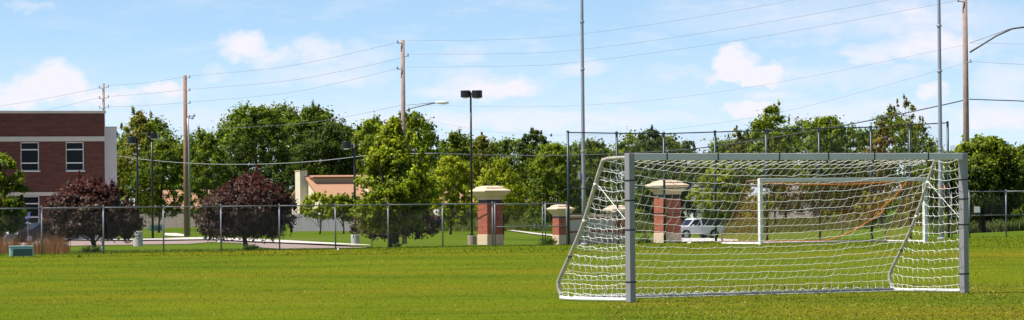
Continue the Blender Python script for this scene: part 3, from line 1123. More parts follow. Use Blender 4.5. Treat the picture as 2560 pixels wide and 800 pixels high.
def goal(label, net_label, O, ang, Wd, Hh, topd, botd, post_m, bar_m, side_m, back_m, net_m, cell, cord, bar=.11, ties=(), seed=1, hem=None,
         strap=True, cross_ties=(), col_skew=.0, group='soccer goals'):
    r = random.Random(seed)
    root = thing('soccer_goal', label, 'goal', O, ang, group)
    hb = bar / 2
    # local frame: x along the goal line, y backwards, z up
    for x in (0, Wd):
        p = MB().box((x, 0, Hh / 2), (bar, bar * 1.1, Hh), post_m).build('post', root, bevel=.008)
        for z in ties:
            z = z + r.uniform(-.02, .02)
            MB().box((x, 0, z), (bar + .012, bar * 1.1 + .012, .022), M_BLACK).box((x + hb + .015, -.02, z), (.03, .03, .03), M_BLACK).build('tie', p)
    c = MB().box((Wd / 2, 0, Hh - hb), (Wd - bar, bar * 1.05, bar), bar_m).build('crossbar', root, bevel=.008)
    for x in cross_ties:
        MB().box((x, 0, Hh - hb), (.022, bar * 1.05 + .012, bar + .012), M_BLACK).box((x, -.02, Hh - bar - .02), (.02, .02, .05), M_BLACK).build('tie', c)
    tr = .032
    zt = Hh - hb - .01
    zb = .045
    prof = [(0, zt), (topd * .55, zt - .005), (topd * .9, zt - .03), (topd * 1.05, zt - .14), (topd + (botd - topd) * .45, zt * .52),
            (botd - .10, .42), (botd - .03, .26), (botd - .10, .10), (botd - .28, zb), (.0, zb)]
    edge = catmull([(a, b) for a, b in prof], 60)
    for x in (0, Wd):
        tops = [p for p in edge[:16]]
        mids = [p for p in edge[15:48]]
        lows = [p for p in edge[47:]]
        for nm, sg, mt in (('top_bar', tops, side_m), ('stanchion', mids, side_m), ('ground_bar', lows, M_WHITE)):
            MB().tube([(x, max(.05, a), b) for a, b in sg], tr, mt, 10).build(nm, root, smooth=True)
    bb = botd - .14
    MB().tube([(0, bb, zb), (Wd, bb, zb)], tr * 1.05, back_m, 10).build('back_bar', root, smooth=True)
    # net: profile at the sides follows the stanchions, in the middle it sags
    ep = [(a, b) for a, b in edge[:50]]
    mp = catmull([(0, zt - .03), (topd * .55, zt - .13), (topd * 1.0, zt - .34), (topd + (botd - topd) * .42, zt * .50),
                  (topd + (botd - topd) * .78, zt * .22), (bb + .02, .07)], 60)

    def along(pl, v):
        t = v * (len(pl) - 1)
        k = min(int(t), len(pl) - 2)
        f = t - k
        return (pl[k][0] * (1 - f) + pl[k + 1][0] * f, pl[k][1] * (1 - f) + pl[k + 1][1] * f)

    def reparam(pl):
        d = [0]
        for a, b in zip(pl, pl[1:]):
            d.append(d[-1] + math.hypot(b[0] - a[0], b[1] - a[1]))
        T = d[-1]
        out = []
        for i in range(61):
            s = T * i / 60
            k = max(j for j in range(len(d)) if d[j] <= s + 1e-9)
            k = min(k, len(pl) - 2)
            f = (s - d[k]) / max(1e-9, d[k + 1] - d[k])
            out.append((pl[k][0] * (1 - f) + pl[k + 1][0] * f, pl[k][1] * (1 - f) + pl[k + 1][1] * f))
        return out, T

    ep, T = reparam(ep)
    mp, T2 = reparam(mp)

    def surf(u, v):
        w = (abs(2 * u - 1)) ** 2.6
        a, b = along(ep, v)
        c_, d_ = along(mp, min(1.0, v + .075 * math.sin(PI * v)))
        y, z = a * w + c_ * (1 - w), b * w + d_ * (1 - w)
        if hem:
            hz = hem(u)
            z = zt + (z - zt) * (zt - hz) / (zt - .07)
        x = Wd * (.004 + .992 * u)
        if v > .35:
            x -= col_skew * math.sin(PI * u) * (v - .35)
        return x, y, z

    nr = max(6, int(round(T / cell)))
    nc = max(8, int(round(Wd / cell)))
    jit = {}
    for i in range(nc + 1):
        for j in range(nr + 1):
            k = cell * .045
            jit[i, j] = (r.gauss(0, k), r.gauss(0, k), r.gauss(0, k))
    kn = {}
    for i in range(nc + 1):
        for j in range(nr + 1):
            x, y, z = surf(i / nc, j / nr)
            a, b, c_ = jit[i, j] if 0 < j < nr else (0, 0, 0)
            x += (cell * .07 if j % 2 else -cell * .07)
            kn[i, j] = Vector((min(Wd, max(0, x + a)), y + b, max(.03, z + c_)))
    mb = MB()
    for j in range(nr + 1):
        pl = []
        for i in range(nc):
            p, q = kn[i, j], kn[i + 1, j]
            pl += [p, p.lerp(q, .5) + Vector((0, 0, -cell * .06))]
        pl.append(kn[nc, j])
        mb.tube(pl, cord, net_m, 4, False)
    for i in range(nc + 1):
        pl = []
        for j in range(nr):
            p, q = kn[i, j], kn[i, j + 1]
            pl += [p, p.lerp(q, .5) + Vector((cell * .05 * (1 if j % 2 else -1), 0, 0))]
        pl.append(kn[i, nr])
        mb.tube(pl, cord, net_m, 4, False)
    # knots
    if cord > .005 and cell > .13:
        for v in kn.values():
            mb.box(v, (cord * 2.8,) * 3, net_m, .7)

    # side panels
    def s_of_z(z):
        best = 0
        for a, b in zip(edge[8:48], edge[9:49]):
            if (a[1] - z) * (b[1] - z) <= 0 and a[1] != b[1]:
                f = (z - a[1]) / (b[1] - a[1])
                best = max(best, a[0] + (b[0] - a[0]) * f)
        return best or botd - .1

    def z_of_s(s):
        for a, b in zip(edge[:44], edge[1:45]):
            if a[0] <= s <= b[0] and b[0] > a[0]:
                f = (s - a[0]) / (b[0] - a[0])
                return a[1] + (b[1] - a[1]) * f
        return .3

    for x0, sg in ((0, 1), (Wd, -1)):
        nz_ = int((zt - .15) / (cell * .95))
        ns = int(botd / (cell * .82))
        off = {}

        def sp(s, z, x0=x0, sg=sg):
            e = s_of_z(min(max(z, .12), zt - .1))
            f = min(1, s / max(e, .1))
            bulge = math.sin(PI * f) * .07
            return Vector((x0 + sg * (bulge - .0), s, z - math.sin(PI * f) * .05))
        for k in range(nz_ + 1):
            z = .16 + k * (zt - .2) / nz_
            e = s_of_z(min(z, zt - .1))
            pl = []
            m = max(4, int(e / (cell * .41)))
            for i in range(m + 1):
                q = sp(e * i / m, z + (r.gauss(0, cell * .05)))
                pl.append(q)
            mb.tube(pl, cord * 1.1, net_m, 4, False)
        for k in range(1, ns):
            s = k * botd / ns
            top = z_of_s(s) if s < botd * .97 else .3
            m = max(3, int(top / (cell * .5)))
            pl = []
            for i in range(m + 1):
                z = .08 + (top - .08) * i / m
                pl.append(sp(s + r.gauss(0, cell * .05) + (.02 if i % 2 else -.02), z))
            mb.tube(pl, cord * 1.1, net_m, 4, False)
    if cell > .13:   # loose loops lacing the net to the back bar
        pl = []
        m = int(Wd / .05)
        for i in range(m + 1):
            x = Wd * i / m
            a = x * 24 + .6 * math.sin(x * 3)
            pl.append((x, bb - .01 + .055 * math.cos(a), zb + .01 + .055 * max(-.5, math.sin(a))))
        mb.tube(pl, cord * 1.15, net_m, 4, False)
        pl = [(Wd * i / 90, bb - .16 - .07 * math.sin(PI * i / 90 * 1) + r.gauss(0, .012), .03) for i in range(91)]
        mb.tube(pl, cord * 1.2, net_m, 4, False)
    mb.build('net', root)
    if strap:
        for x0, sg in ((0, 1), (Wd, -1)):
            MB().tube([(x0 + sg * .02, s_of_z(1.95) - .02, 1.95), (x0 + sg * .02, .03, 1.27)], cord * 1.9, net_m, 5).build('strap', root)
            for z in (1.95, 1.35, .75):
                e = s_of_z(z)
                MB().tube([(x0, e - .02, z - .02), (x0, e + .01, z + .01)], .036, M_BLACK if z < 1 else net_m, 8).build('tie', root)
    return root, surf


g0 = P(1577, 756, 72.05)
g0.z = 0
g1 = P(2411, 733, 76.6)
ang = math.atan2(g1.y - g0.y, g1.x - g0.x)
Wg = math.hypot(g1.y - g0.y, g1.x - g0.x)
goal('near soccer goal of square grey posts with a white net', '', g0, ang, Wg, 2.44, .72, 1.95, M_ALU, simple('aluminium_crossbar', (.66, .64, .62), .45, .15, var=.06, scale=3), M_WORN, M_BACKBAR, M_NET, .165, .0036,
     bar=.115, ties=(.33, 1.18, 1.66, 1.98), cross_ties=(.75, 1.85, 3.2, 4.3, 5.35, 6.6), seed=5, col_skew=.35)
g2 = P(1902, 612, 158.9)
g2.z = 0
_, s2 = goal('far white soccer goal with an orange net', '', g2, math.radians(30.5), 7.3, 2.40, .9, 2.6, M_WHITE, M_WHITE, simple("brown_shaded_tube", (.20, .11, .07), .7, var=.3, scale=5),  # side bars coloured dark brown to show them in shade
             M_WHITE, M_ONET, .135, .0026, bar=.135, ties=(1.55,), seed=9, strap=False, hem=lambda u: .07 + 1.1 * max(0, (u - .62) / .38) ** 1.5)
goal2 = bpy.data.objects['soccer_goal.001']
mb = MB()
for v, rr in ((1.0, .026), (.16, .020)):
    mb.tube([Vector(s2(i / 40, v)) + Vector((0, 0, .02)) for i in range(41)], rr, M_OHEM, 6)
mb.tube([Vector(s2(.985, .2 + .8 * i / 20)) for i in range(21)], .03, M_OHEM, 6)
hm = mb.build('net_hem', goal2, smooth=True)


# ------------------------------------------------------------------ tall field poles
def field_pole(label, x, D, wb, wtop, ztop, box=None):
    g = G(x, D)
    t = thing('field_light_pole', label, 'pole', g, 0, 'tall steel poles behind the goals')
    n = 6
    MB().tube([(0, 0, -.05)] + [(0, 0, ztop * k / n) for k in range(1, n + 1)], [wb + (wtop - wb) * k / n for k in range(n + 1)], M_POLE, 16).build('pole', t, smooth=True)
    MB().lathe((0, 0, -.02), [(wb * 1.9, 0), (wb * 1.9, .05), (wb * 1.3, .09)], M_POLE, 16).build('base_plate', t)
    for z in (3.5, 6.6, 8.4):
        MB().lathe((0, 0, z), [(wb * 1.02, 0), (wb * 1.1, .02), (wb * 1.1, .06), (wb * 1.0, .08)], M_POLE, 14).build('joint_ring', t)
    return t


fp = field_pole('tall grey steel pole behind the left end of the near goal', 1460, 166.5, .078, .052, 13)
MB().box((-.16, -.02, 2.62), (.10, .12, .30), M_GREYBOX).box((-.09, 0, 2.62), (.06, .05, .06), M_GREYBOX).build('control_box', fp, bevel=.01)
fp2 = field_pole('tall grey steel pole behind the right end of the near goal', 2353, 174, .095, .055, 13)
MB().box((.13, -.03, 2.05), (.12, .10, .12), M_ORANGE).build('orange_marker', fp2)
MB().box((.12, -.03, .32), (.10, .10, .14), M_BLACK).build('socket_box', fp2)


# ------------------------------------------------------------------ brick gate pillars and sign wall
PA = math.radians(31.6)


def pillar(label, x, D, side, base_h, brick_h, cap_h, overhang, group='brick gate pillars', small=False):
    g = G(x, D)
    t = thing('brick_pillar', label, 'pillar', g, PA, group)
    MB().box((0, 0, base_h / 2 - .2), (side * 1.06, side * 1.06, base_h + .4), M_STONE).box((0, 0, base_h + .015), (side * 1.02, side * 1.02, .03), M_STONEL).build('stone_base', t, bevel=.015)
    MB().box((0, 0, base_h + .03 + brick_h / 2), (side, side, brick_h), M_BRICKP).build('brick_shaft', t)
    z = base_h + .03 + brick_h
    nh = .22 * (brick_h / 2.2)
    MB().box((0, 0, z + nh / 2), (side * .94, side * .94, nh), M_BRONZE).build('dark_collar', t)
    z += nh
    mb = MB()
    hc = cap_h
    O = side + 2 * overhang
    mb.box((0, 0, z + hc * .08), (side * 1.06, side * 1.06, hc * .16), M_STONEL)
    # flaring cornice
    a, b = side * 1.08 / 2, O / 2
    z0, z1 = z + hc * .16, z + hc * .58
    prof = [(a, z0), (a + (b - a) * .25, z0 + (z1 - z0) * .15), (a + (b - a) * .6, z0 + (z1 - z0) * .55), (b * .97, z1), (b, z1 + .01), (b, z1 + hc * .08),
            (b * .93, z1 + hc * .12), (b * .70, z1 + hc * .22), (b * .70, z1 + hc * .30), (b * .35, z1 + hc * .42)]
    vs, fs = [], []
    for q, zz in prof:
        vs += [(-q, -q, zz), (q, -q, zz), (q, q, zz), (-q, q, zz)]
    for i in range(len(prof) - 1):
        for k in range(4):
            c, d = i * 4 + k, i * 4 + (k + 1) % 4
            fs.append((c, d, d + 4, c + 4))
    fs.append((3, 2, 1, 0))
    k = (len(prof) - 1) * 4
    fs.append((k, k + 1, k + 2, k + 3))
    mb.add(vs, fs, M_STONEL)
    mb.build('stone_cap', t)
    return t


pillar('tall brick pillar with cream cap right of the twin lamp post', 1226, 300, 1.24, .68, 2.15, .95, .42)
pillar('tall brick pillar with cream cap left of the white truck, seen through the net', 1669, 284, 1.24, .66, 2.25, .92, .42)
pillar('short brick pillar with cream cap at the left end of the sign wall', 1402, 292, .78, .62, 1.12, .78, .30)
pillar('short brick pillar with cream cap at the right end of the sign wall', 1542, 305, .78, .62, 1.12, .78, .30)
# sign wall between the short pillars
a, b = G(1411, 294), G(1534, 304)
L = (b - a).length
wa = math.atan2(b.y - a.y, b.x - a.x)
sw = thing('sign_wall', 'low brick sign wall with stone panel of lettering between two short pillars', 'sign wall', a, wa)
MB().box((L / 2, .1, .30), (L, .46, .9), M_STONE).build('stone_base', sw)
MB().box((L / 2, .1, .75 + .52), (L, .38, 1.04), M_BRICKP).build('brick_wall', sw)
MB().box((L / 2, .1, 1.79 + .08), (L, .60, .16), M_STONEL).build('coping', sw, bevel=.02)
sp_ = MB().box((L / 2 - .05, -.115, 1.27), (L - .45, .05, .74), M_PANEL).build('sign_panel', sw, bevel=.01)
for txt, z, sz in (('WICHITA STATE', 1.44, .30), ('UNIVERSITY', 1.10, .30)):
    o = text_mesh(txt, sz, M_BLACK, .006, 'lettering', sp_)
    o.rotation_euler = (PI / 2, 0, 0)
    o.location = (L / 2 - .05, -.146, z)
    o.scale = (1.12, 1, 1)


# ------------------------------------------------------------------ parking lot lamps
def lot_lamp(label, x, D, top_y, heads, planter=True, planter_m=None, pw=.27, ph=.95, rpole=.078):
    g = G(x, D)
    zt = P(x, top_y, D).z - g.z
    t = thing('parking_lamp', label, 'lamp post', g, 0, 'parking lot lamp posts')
    if planter:
        MB().lathe((0, 0, -.2), [(pw, 0), (pw, ph + .17), (pw * .93, ph + .2)], planter_m or M_CONC, 28).build('concrete_footing', t, smooth=False)
    b0 = ph if planter else 0
    MB().tube([(0, 0, b0), (0, 0, zt - .1)], [rpole, rpole * .8], M_BRONZE, 12).build('pole', t, smooth=True)
    MB().box((0, 0, b0 + .05), (rpole * 4.4, rpole * 4.4, .1), M_BRONZE).build('base_cover', t, bevel=.02)
    for (dx_, w, h) in heads:
        hd = MB().tube([(0, 0, zt - h * .55), (dx_ * .9, 0, zt - h * .55)], .045, M_BRONZE, 8)
        hd.lathe((dx_, 0, zt - h), [(w / 2, 0), (w / 2 * 1.01, h * .02), (w / 2, h * .97), (w / 2 * .96, h)], M_BRONZE, 24)
        hh_ = hd.build('lamp_head', t, smooth=False)
        MB().lathe((dx_, 0, zt - h - .07), [(w * .16, 0), (w * .34, .03), (w * .40, .069)], M_LENS, 20).build('lens', hh_, smooth=True)
    return t


lot_lamp('tall black twin headed lamp post left of the tall brick pillar', 1180, 297, 226, [(-.35, .66, .46), (.43, .70, .50)], pw=.30, ph=.62, planter_m=simple("tan_concrete", (.36, .28, .20), .85))
lot_lamp('black lamp post on a round concrete footing behind the left purple tree', 345, 245, 341, [(-.28, .50, .38)], pw=.27, ph=.84, rpole=.07)
lot_lamp('tall black lamp post without footing beside the driveway', 382, 350, 331, [(.14, .62, .50), (-.25, .3, .3)], planter=False, rpole=.095)
lot_lamp('black lamp post on a round concrete footing in front of the cream house', 888, 262, 353, [(-.46, .54, .42)], pw=.25, ph=.62, rpole=.075)


# ------------------------------------------------------------------ utility poles and wires
def upole(label, x, D, top_y, w_px, mat, arms=(), lean=0.0):
    g = G(x, D)
    s = D / FPX
    zt = P(x, top_y, D).z - g.z
    t = thing('utility_pole', label, 'utility pole', g, 0, 'wooden utility poles')
    r1 = w_px * s / 2
    MB().tube([(0, 0, -.3), (0, 0, zt * .5), (lean * .5, 0, zt)], [r1 * 1.15, r1 * 1.05, r1 * .85], mat, 14).build('pole', t, smooth=True)
    for dx_, ypx in arms:
        z = P(x, ypx, D).z - g.z
        sgn = 1 if dx_ > 0 else -1
        mb = MB().tube([(0, -r1, z - .06), (dx_ * s * .9, -r1, z)], .035, M_GALV, 6)
        a = mb.build('bracket', t)
        MB().tube([(dx_ * s, -r1, z - .05), (dx_ * s, -r1, z + 6 * s)], [.06, .045], M_GREYBOX, 8).build('insulator', a)
    return t


upole('wooden utility pole rising behind the brick building', 262, 490, 208, 6.5, M_WOODG, [(-10, 220), (12, 218), (-10, 246), (12, 244), (-10, 270), (12, 268)])
p2 = upole('brown wooden utility pole left of the green trees', 466, 385, 188, 10.5, M_WOODP, [(12, 194), (12, 226), (12, 258)])
p3 = upole('grey wooden utility pole with a street lamp arm over the maple tree', 1011, 300, 100, 11.5, M_WOODG, [(-13, 107), (13, 140), (-14, 172)])
p4 = upole('large weathered utility pole by the right tall steel pole', 2418, 262, -40, 14, M_WOODG, [(-18, 3), (12, 155)])
# equipment on the brown pole
g = G(466, 385)
s = 385 / FPX
mb = MB()
for dx_, yy in ((10, 291), (18, 295), (22, 289)):
    z = P(466, yy, 385).z - g.z
    mb.tube([(0, -.1, z - .12), (dx_ * s, -.1, z)], .03, M_GALV, 6)
    mb.lathe((dx_ * s, -.1, z - .12), [(.07, 0), (.12, .1), (.07, .25)], M_GREYBOX, 8)
mb.build('cable_terminals', p2)
MB().tube([(8.5 * s, -.15, .05), (8.5 * s, -.15, P(466, 345, 385).z - g.z), (6 * s, -.15, P(466, 296, 385).z - g.z)], .085, M_POLE, 10).build('conduit', p2, smooth=True)


def lamp_arm(px_pole, D, pts, head=None, parent=None, brace=None, thick=.05, mat=M_GALV):
    g = G(px_pole, D)
    o = MB()
    L_ = [P(x, y, D) - g + Vector((0, -.15, 0)) for x, y in pts]
    o.tube(L_, thick, mat, 8)
    if brace:
        o.tube([P(x, y, D) - g + Vector((0, -.15, 0)) for x, y in brace], .018, M_GALV, 6)
    a = o.build('lamp_arm', parent, smooth=True)
    if head:
        x0, x1, y = head
        A, B = P(x0, y, D) - g + Vector((0, -.15, 0)), P(x1, y + 1, D) - g + Vector((0, -.15, 0))
        MB().tube([A, A.lerp(B, .3), A.lerp(B, .7), B], [.06, .11, .13, .05], M_LENS, 12).build('lamp_head', a, smooth=True)


lamp_arm(1011, 300, [(1016, 278), (1022, 272), (1060, 263), (1090, 257)], (1088, 1122, 256), p3, [(1016, 263), (1090, 256)], .042)
lamp_arm(2418, 262, [(2424, 131), (2450, 115), (2490, 90), (2530, 72), (2560, 68), (2600, 68)], (2600, 2634, 68), p4, [(2424, 108), (2525, 72)], .05, simple('dark_arm', (.06, .06, .06), .5))


def wire(label, pts, D0, D1, r, mat=None, n=40, group='overhead wires'):
    X = [p[0] for p in pts]
    ctl = catmull([(float(x), float(y)) for x, y in pts], n)
    V = []
    for x, y in ctl:
        f = (x - X[0]) / (X[-1] - X[0])
        # depth interpolates as 1/D so that a wire is straight in plan
        D = 1 / ((1 - f) / D0 + f / D1)
        V.append(P(x, y, D))
    o = MB()
    c = V[0].copy()
    o.tube([v - c for v in V], r, mat or M_CABLE, 5)
    w = o.build('overhead_wire', loc=c)
    return tag(w, label, 'wire', group)


wire('top wire from the brown pole to the pole behind the brick building', [(272, 214), (360, 207), (466, 192)], 490, 385, .013)
wire('middle wire from the brown pole to the pole behind the brick building', [(272, 241), (360, 235), (466, 224)], 490, 385, .013)
wire('lowest wire from the brown pole to the pole behind the brick building', [(272, 267), (360, 264), (466, 256)], 490, 385, .013)
wire('upper wire running left over the roof of the brick building', [(-40, 271), (100, 249), (255, 218)], 640, 490, .015)
wire('lower wire running left over the roof of the brick building', [(60, 290), (150, 268), (252, 243)], 640, 490, .015)
wire('top wire between the brown pole and the lamp arm pole', [(478, 190), (735, 163), (998, 105)], 385, 300, .010)
wire('middle wire between the brown pole and the lamp arm pole', [(478, 223), (740, 199), (1010, 144)], 385, 300, .010)
wire('third wire between the brown pole and the lamp arm pole', [(478, 255), (740, 229), (998, 170)], 385, 300, .010)
wire('thin lower wire dropping left from the lamp arm pole', [(290, 338), (420, 329), (570, 321), (800, 303), (1008, 262)], 420, 300, .011)
wire('top long wire from the lamp arm pole to the upper right', [(1018, 102), (1280, 98), (1460, 84), (1700, 50), (2000, -3), (2400, -85)], 300, 262, .0085)
wire('second long wire from the lamp arm pole to the upper right', [(1024, 135), (1280, 134), (1460, 123), (1800, 76), (2220, 0), (2418, -45)], 300, 262, .0085)
wire('third long wire from the lamp arm pole to the upper right', [(1000, 168), (1280, 165), (1460, 154), (1800, 108), (2060, 64), (2400, 0)], 300, 262, .0085)
wire('faint fourth wire above the tall fence', [(1018, 262), (1280, 267), (1460, 263), (1700, 243), (2000, 196), (2412, 112)], 300, 262, .0065)
wire('faint fifth wire above the tall fence', [(1018, 290), (1240, 330), (1480, 337), (1700, 320), (1990, 272), (2412, 158)], 300, 262, .0065)
wire('thick dark cable crossing above the near crossbar', [(1090, 383), (1240, 388), (1440, 388), (1700, 375), (1900, 349), (2160, 304), (2350, 264), (2412, 250)], 300, 262, .034, simple('dark_cable', (.05, .05, .05)))
wire('thick cable coloured pale as if sunlit, hanging across the green trees on the left', [(286, 389), (390, 402), (520, 410), (660, 410), (800, 402), (940, 387), (1090, 383)], 400, 300, .026, M_LITCABLE)
wire('short wire leaving the weathered pole at the right edge, upper', [(2424, 153), (2500, 158), (2620, 164)], 262, 250, .010)
wire('short wire leaving the weathered pole at the right edge, topmost', [(2424, 108), (2500, 109), (2620, 111)], 262, 250, .007)
wire('thick dark cable leaving the weathered pole at the right edge', [(2424, 248), (2480, 250), (2540, 252), (2620, 256)], 262, 250, .032, simple('dark_cable', (.05, .05, .05)))
tp = upole('small pole with a transformer behind the cream house', 811, 540, 392, 6, M_WOODG)
MB().lathe((-.25, -.35, P(811, 414, 540).z - G(811, 540).z), [(.20, 0), (.26, .05), (.26, .75), (.15, .85)], M_LENS, 14).build('transformer', tp, smooth=True)


# ------------------------------------------------------------------ brick building
BD = 335
BA = math.radians(24)
o0 = P(263, 560, BD)
gb = hgt(o0.x, BD)
bl = thing('brick_building', 'two storey dark red brick building with pale stone bands at the left edge', 'building', (o0.x, BD, gb), BA)
S = FPX / BD


def zb_(y, x=262):
    return P(x, y, BD).z - gb


LEN = 24.0
ztop = zb_(283)


def bx_(name, x0, x1, z0, z1, d0, d1, mat, parent=bl, bevel=0.0):
    return MB().box(((x0 + x1) / 2, (d0 + d1) / 2, (z0 + z1) / 2), (x1 - x0, d1 - d0, z1 - z0), mat).build(name, parent, bevel=bevel)


# wall built in pieces round the windows, local x runs left from 0 to -LEN
def lx(px):     # picture column -> local x on the facade
    # solve P(px) on the facade line
    d = _f + _R * ((px - 1280) / FPX)
    ca, sa = math.cos(BA), math.sin(BA)
    # point = (o0.x + t*ca, BD + t*sa) with x/y = d.x/d.y
    k = d.x / d.y
    return (k * BD - o0.x) / (ca - k * sa)


wins = []
for c0, c1 in ((165, 210), (52, 98), (-64, -17), (-182, -133)):
    wins.append((lx(c0), lx(c1)))
rows = [(zb_(426), zb_(355)), (zb_(560), zb_(489))]
mb = MB()
xs = [0] + [v for w in wins for v in (w[1], w[0])] + [-LEN]


def wb(x0, x1, z0, z1):
    mb.box(((x0 + x1) / 2, 4.0, (z0 + z1) / 2), (x1 - x0, 8.0, z1 - z0), M_BRICK)


# solid columns between windows, and spandrels above and below
for i in range(0, len(xs) - 1):
    hi, lo = xs[i], xs[i + 1]
    if i % 2 == 0:
        wb(lo, hi, -1.0, ztop)
    else:
        wb(lo, hi, -1.0, rows[1][0])
        wb(lo, hi, rows[1][1], rows[0][0])
        wb(lo, hi, rows[0][1], ztop)
mb.build('brick_wall', bl)
bx_('roof_coping', -LEN - .1, .12, ztop, ztop + .20, -.12, 8.1, M_BAND, bevel=.02)
bx_('stone_band', -LEN, .03, zb_(353), zb_(341), -.05, 0, M_BAND)
bx_('stone_band', -LEN, .03, zb_(488), zb_(479), -.05, 0, M_BAND)
bx_('stone_plinth', -LEN, .04, -1.0, .45, -.06, 0, M_BAND)
for (z0, z1) in rows:
    for (x0, x1) in wins:
        w = MB()
        fr = .06
        w.box(((x0 + x1) / 2, .10, z0 + fr / 2), (x1 - x0, .1, fr), M_FRAME).box(((x0 + x1) / 2, .10, z1 - fr / 2), (x1 - x0, .1, fr), M_FRAME)
        w.box((x0 + fr / 2, .10, (z0 + z1) / 2), (fr, .098, z1 - z0 - 2 * fr), M_FRAME).box((x1 - fr / 2, .10, (z0 + z1) / 2), (fr, .098, z1 - z0 - 2 * fr), M_FRAME)
        for f in (.27, .74):
            w.box(((x0 + x1) / 2, .105, z0 + (z1 - z0) * f), (x1 - x0 - 2 * fr, .08, .085), M_FRAME)
        wo = w.build('window', bl)
        MB().box(((x0 + x1) / 2, .16, (z0 + z1) / 2), (x1 - x0 - .002, .02, z1 - z0 - .002), M_GLASS).build('pane', wo)
        MB().box(((x0 + x1) / 2, -.04, z0 - .04), (x1 - x0 + .1, .14, .07), M_FRAME).build('sill', wo)
wg = G(277, BD + 16)
bx_('side_wing', .0, 1.72, -1, P(277, 321, BD + 5).z - gb, 2.2, 9.5, M_STUCCO)
bx_('wing_coping', -.0, 1.76, P(277, 321, BD + 5).z - gb, P(277, 321, BD + 5).z - gb + .1, 2.15, 9.55, M_BAND)


# ------------------------------------------------------------------ houses
def house(label, x, D, rz, Lr, dep, wall_h, ridge_h, wall_m, roof_m, name='house', windows=2):
    g = G(x, D)
    t = thing(name, label, 'house', g, rz)
    # ridge along local x
    h = dep / 2
    vs = [(0, -h, -1), (Lr, -h, -1), (Lr, h, -1), (0, h, -1), (0, -h, wall_h), (Lr, -h, wall_h), (Lr, h, wall_h), (0, h, wall_h), (0, 0, ridge_h), (Lr, 0, ridge_h)]
    fs = [(0, 1, 5, 4), (2, 3, 7, 6), (1, 2, 6, 9, 5), (3, 0, 4, 8, 7)]
    MB().add(vs, fs, wall_m).build('wall', t)
    ov = .3
    k = (ridge_h - wall_h) / h
    ro = MB()
    for sg in (-1, 1):
        a = [(-ov, sg * (h + ov), wall_h - k * ov), (Lr + ov, sg * (h + ov), wall_h - k * ov), (Lr + ov, 0, ridge_h), (-ov, 0, ridge_h)]
        up = [(p[0], p[1], p[2] + .18) for p in a]
        ro.add(a + up, [(0, 1, 2, 3), (7, 6, 5, 4), (0, 4, 5, 1), (1, 5, 6, 2), (2, 6, 7, 3), (3, 7, 4, 0)], roof_m)
    ro.build('roof', t)
    for i in range(windows):
        xx = Lr * (i + .7) / (windows + .4)
        w = MB().box((xx, -h - .03, 1.5), (1.2, .08, 1.2), M_FRAME).build('window', t)
        MB().box((xx, -h - .075, 1.5), (1.0, .03, 1.0), M_GLASS).build('pane', w)
    return t


HD = 480
hs = house('cream house with tan shingle roof and broad chimney behind the young trees', 768, HD, PA, 13, 6.8, 3.3, 5.75, M_CREAM, M_TANROOF)
sl = (5.75 - 3.3) / 3.4
# move so that the ridge start sits over the gable middle
cm = MB().box((-.45, .42, 2.7), (.9, 1.1, 7.4), M_CREAM).box((-.45, .42, 6.43), (1.0, 1.2, .08), M_STONEL).build('chimney', hs)
dm = MB()
# clerestory: low wall with its own flat cap and eave on the front slope
dm.add([(.25, -1.05, 4.95), (5.9, -1.05, 4.95), (5.9, -1.05, 5.62), (.25, -1.05, 5.62), (.25, -.1, 4.9), (5.9, -.1, 4.9), (5.9, -.1, 5.85), (.25, -.1, 5.85)],
       [(0, 1, 2, 3), (5, 4, 7, 6), (1, 5, 6, 2), (4, 0, 3, 7)], M_TANDARK)
dm.build('clerestory_wall', hs)
MB().box((3.1, -.62, 5.72), (6.1, 1.3, .10), M_TANROOF).build('clerestory_roof', hs)
fw = MB()
fw.add([(6.05, -.05, 5.95), (6.05, -3.4, 3.6), (6.05, -3.4, 3.0), (6.05, -.05, 5.0), (6.35, -.05, 5.95), (6.35, -3.4, 3.6), (6.35, -3.4, 3.0), (6.35, -.05, 5.0)],
       [(0, 1, 2, 3), (7, 6, 5, 4), (0, 4, 5, 1), (1, 5, 6, 2)], M_CREAM)
fw.build('parapet_wall', hs)
w = MB().box((-.04, -1.9, 1.3), (.08, 1.0, 1.3), M_FRAME).build('window', hs)
MB().box((-.09, -1.9, 1.3), (.03, .8, 1.1), M_GLASS).build('pane', w)
house('small house with tan roof hidden behind the trees left of the brown pole', 405, 660, math.radians(14), 8, 7, 2.6, 5.2, M_CREAM, M_TANROOF)
house('pale house with pinkish wall seen through the far goal', 1935, 610, math.radians(-12), 6, 8, 2.9, 5.0, simple('pink_wall', (.50, .42, .40), .8), simple('grey_roof', (.25, .22, .21), .9))
house('white house glimpsed behind the trees above the truck', 1722, 620, math.radians(10), 4, 6, 4.2, 5.0, M_WHITE, simple('grey_roof', (.25, .22, .21), .9), windows=1)
house('white house barely seen through trees left of the tall brick pillar', 1090, 640, math.radians(8), 5, 6, 2.6, 4.2, M_STUCCO, M_TANROOF)


def board_fence(label, x0, x1, D0, D1, h, mat):
    a, b = G(x0, D0), G(x1, D1)
    L_ = math.hypot(b.x - a.x, b.y - a.y)
    t = thing('board_fence', label, 'fence', a, math.atan2(b.y - a.y, b.x - a.x))
    mb = MB()
    n = int(L_ / .2)
    rr = random.Random(3)
    for i in range(n):
        z = (b.z - a.z) * i / n
        hh = h + rr.uniform(-.04, .04)
        mb.box((i * .2 + .1, rr.uniform(-.012, .012), z + hh / 2 - .1), (.185, .025, hh + .2), mat)
    mb.build('boards', t)
    MB().box((L_ / 2, .05, h * .8 + (b.z - a.z) / 2), (L_, .06, .1), mat).build('rail', t)
    return t


board_fence('weathered wooden board fence behind the brown utility pole', 345, 520, 600, 590, 1.9, M_PLANK)
board_fence('grey board fence in front of the cream house', 726, 905, 455, 440, 1.75, simple('grey_boards', (.22, .22, .22), .9, var=.15))


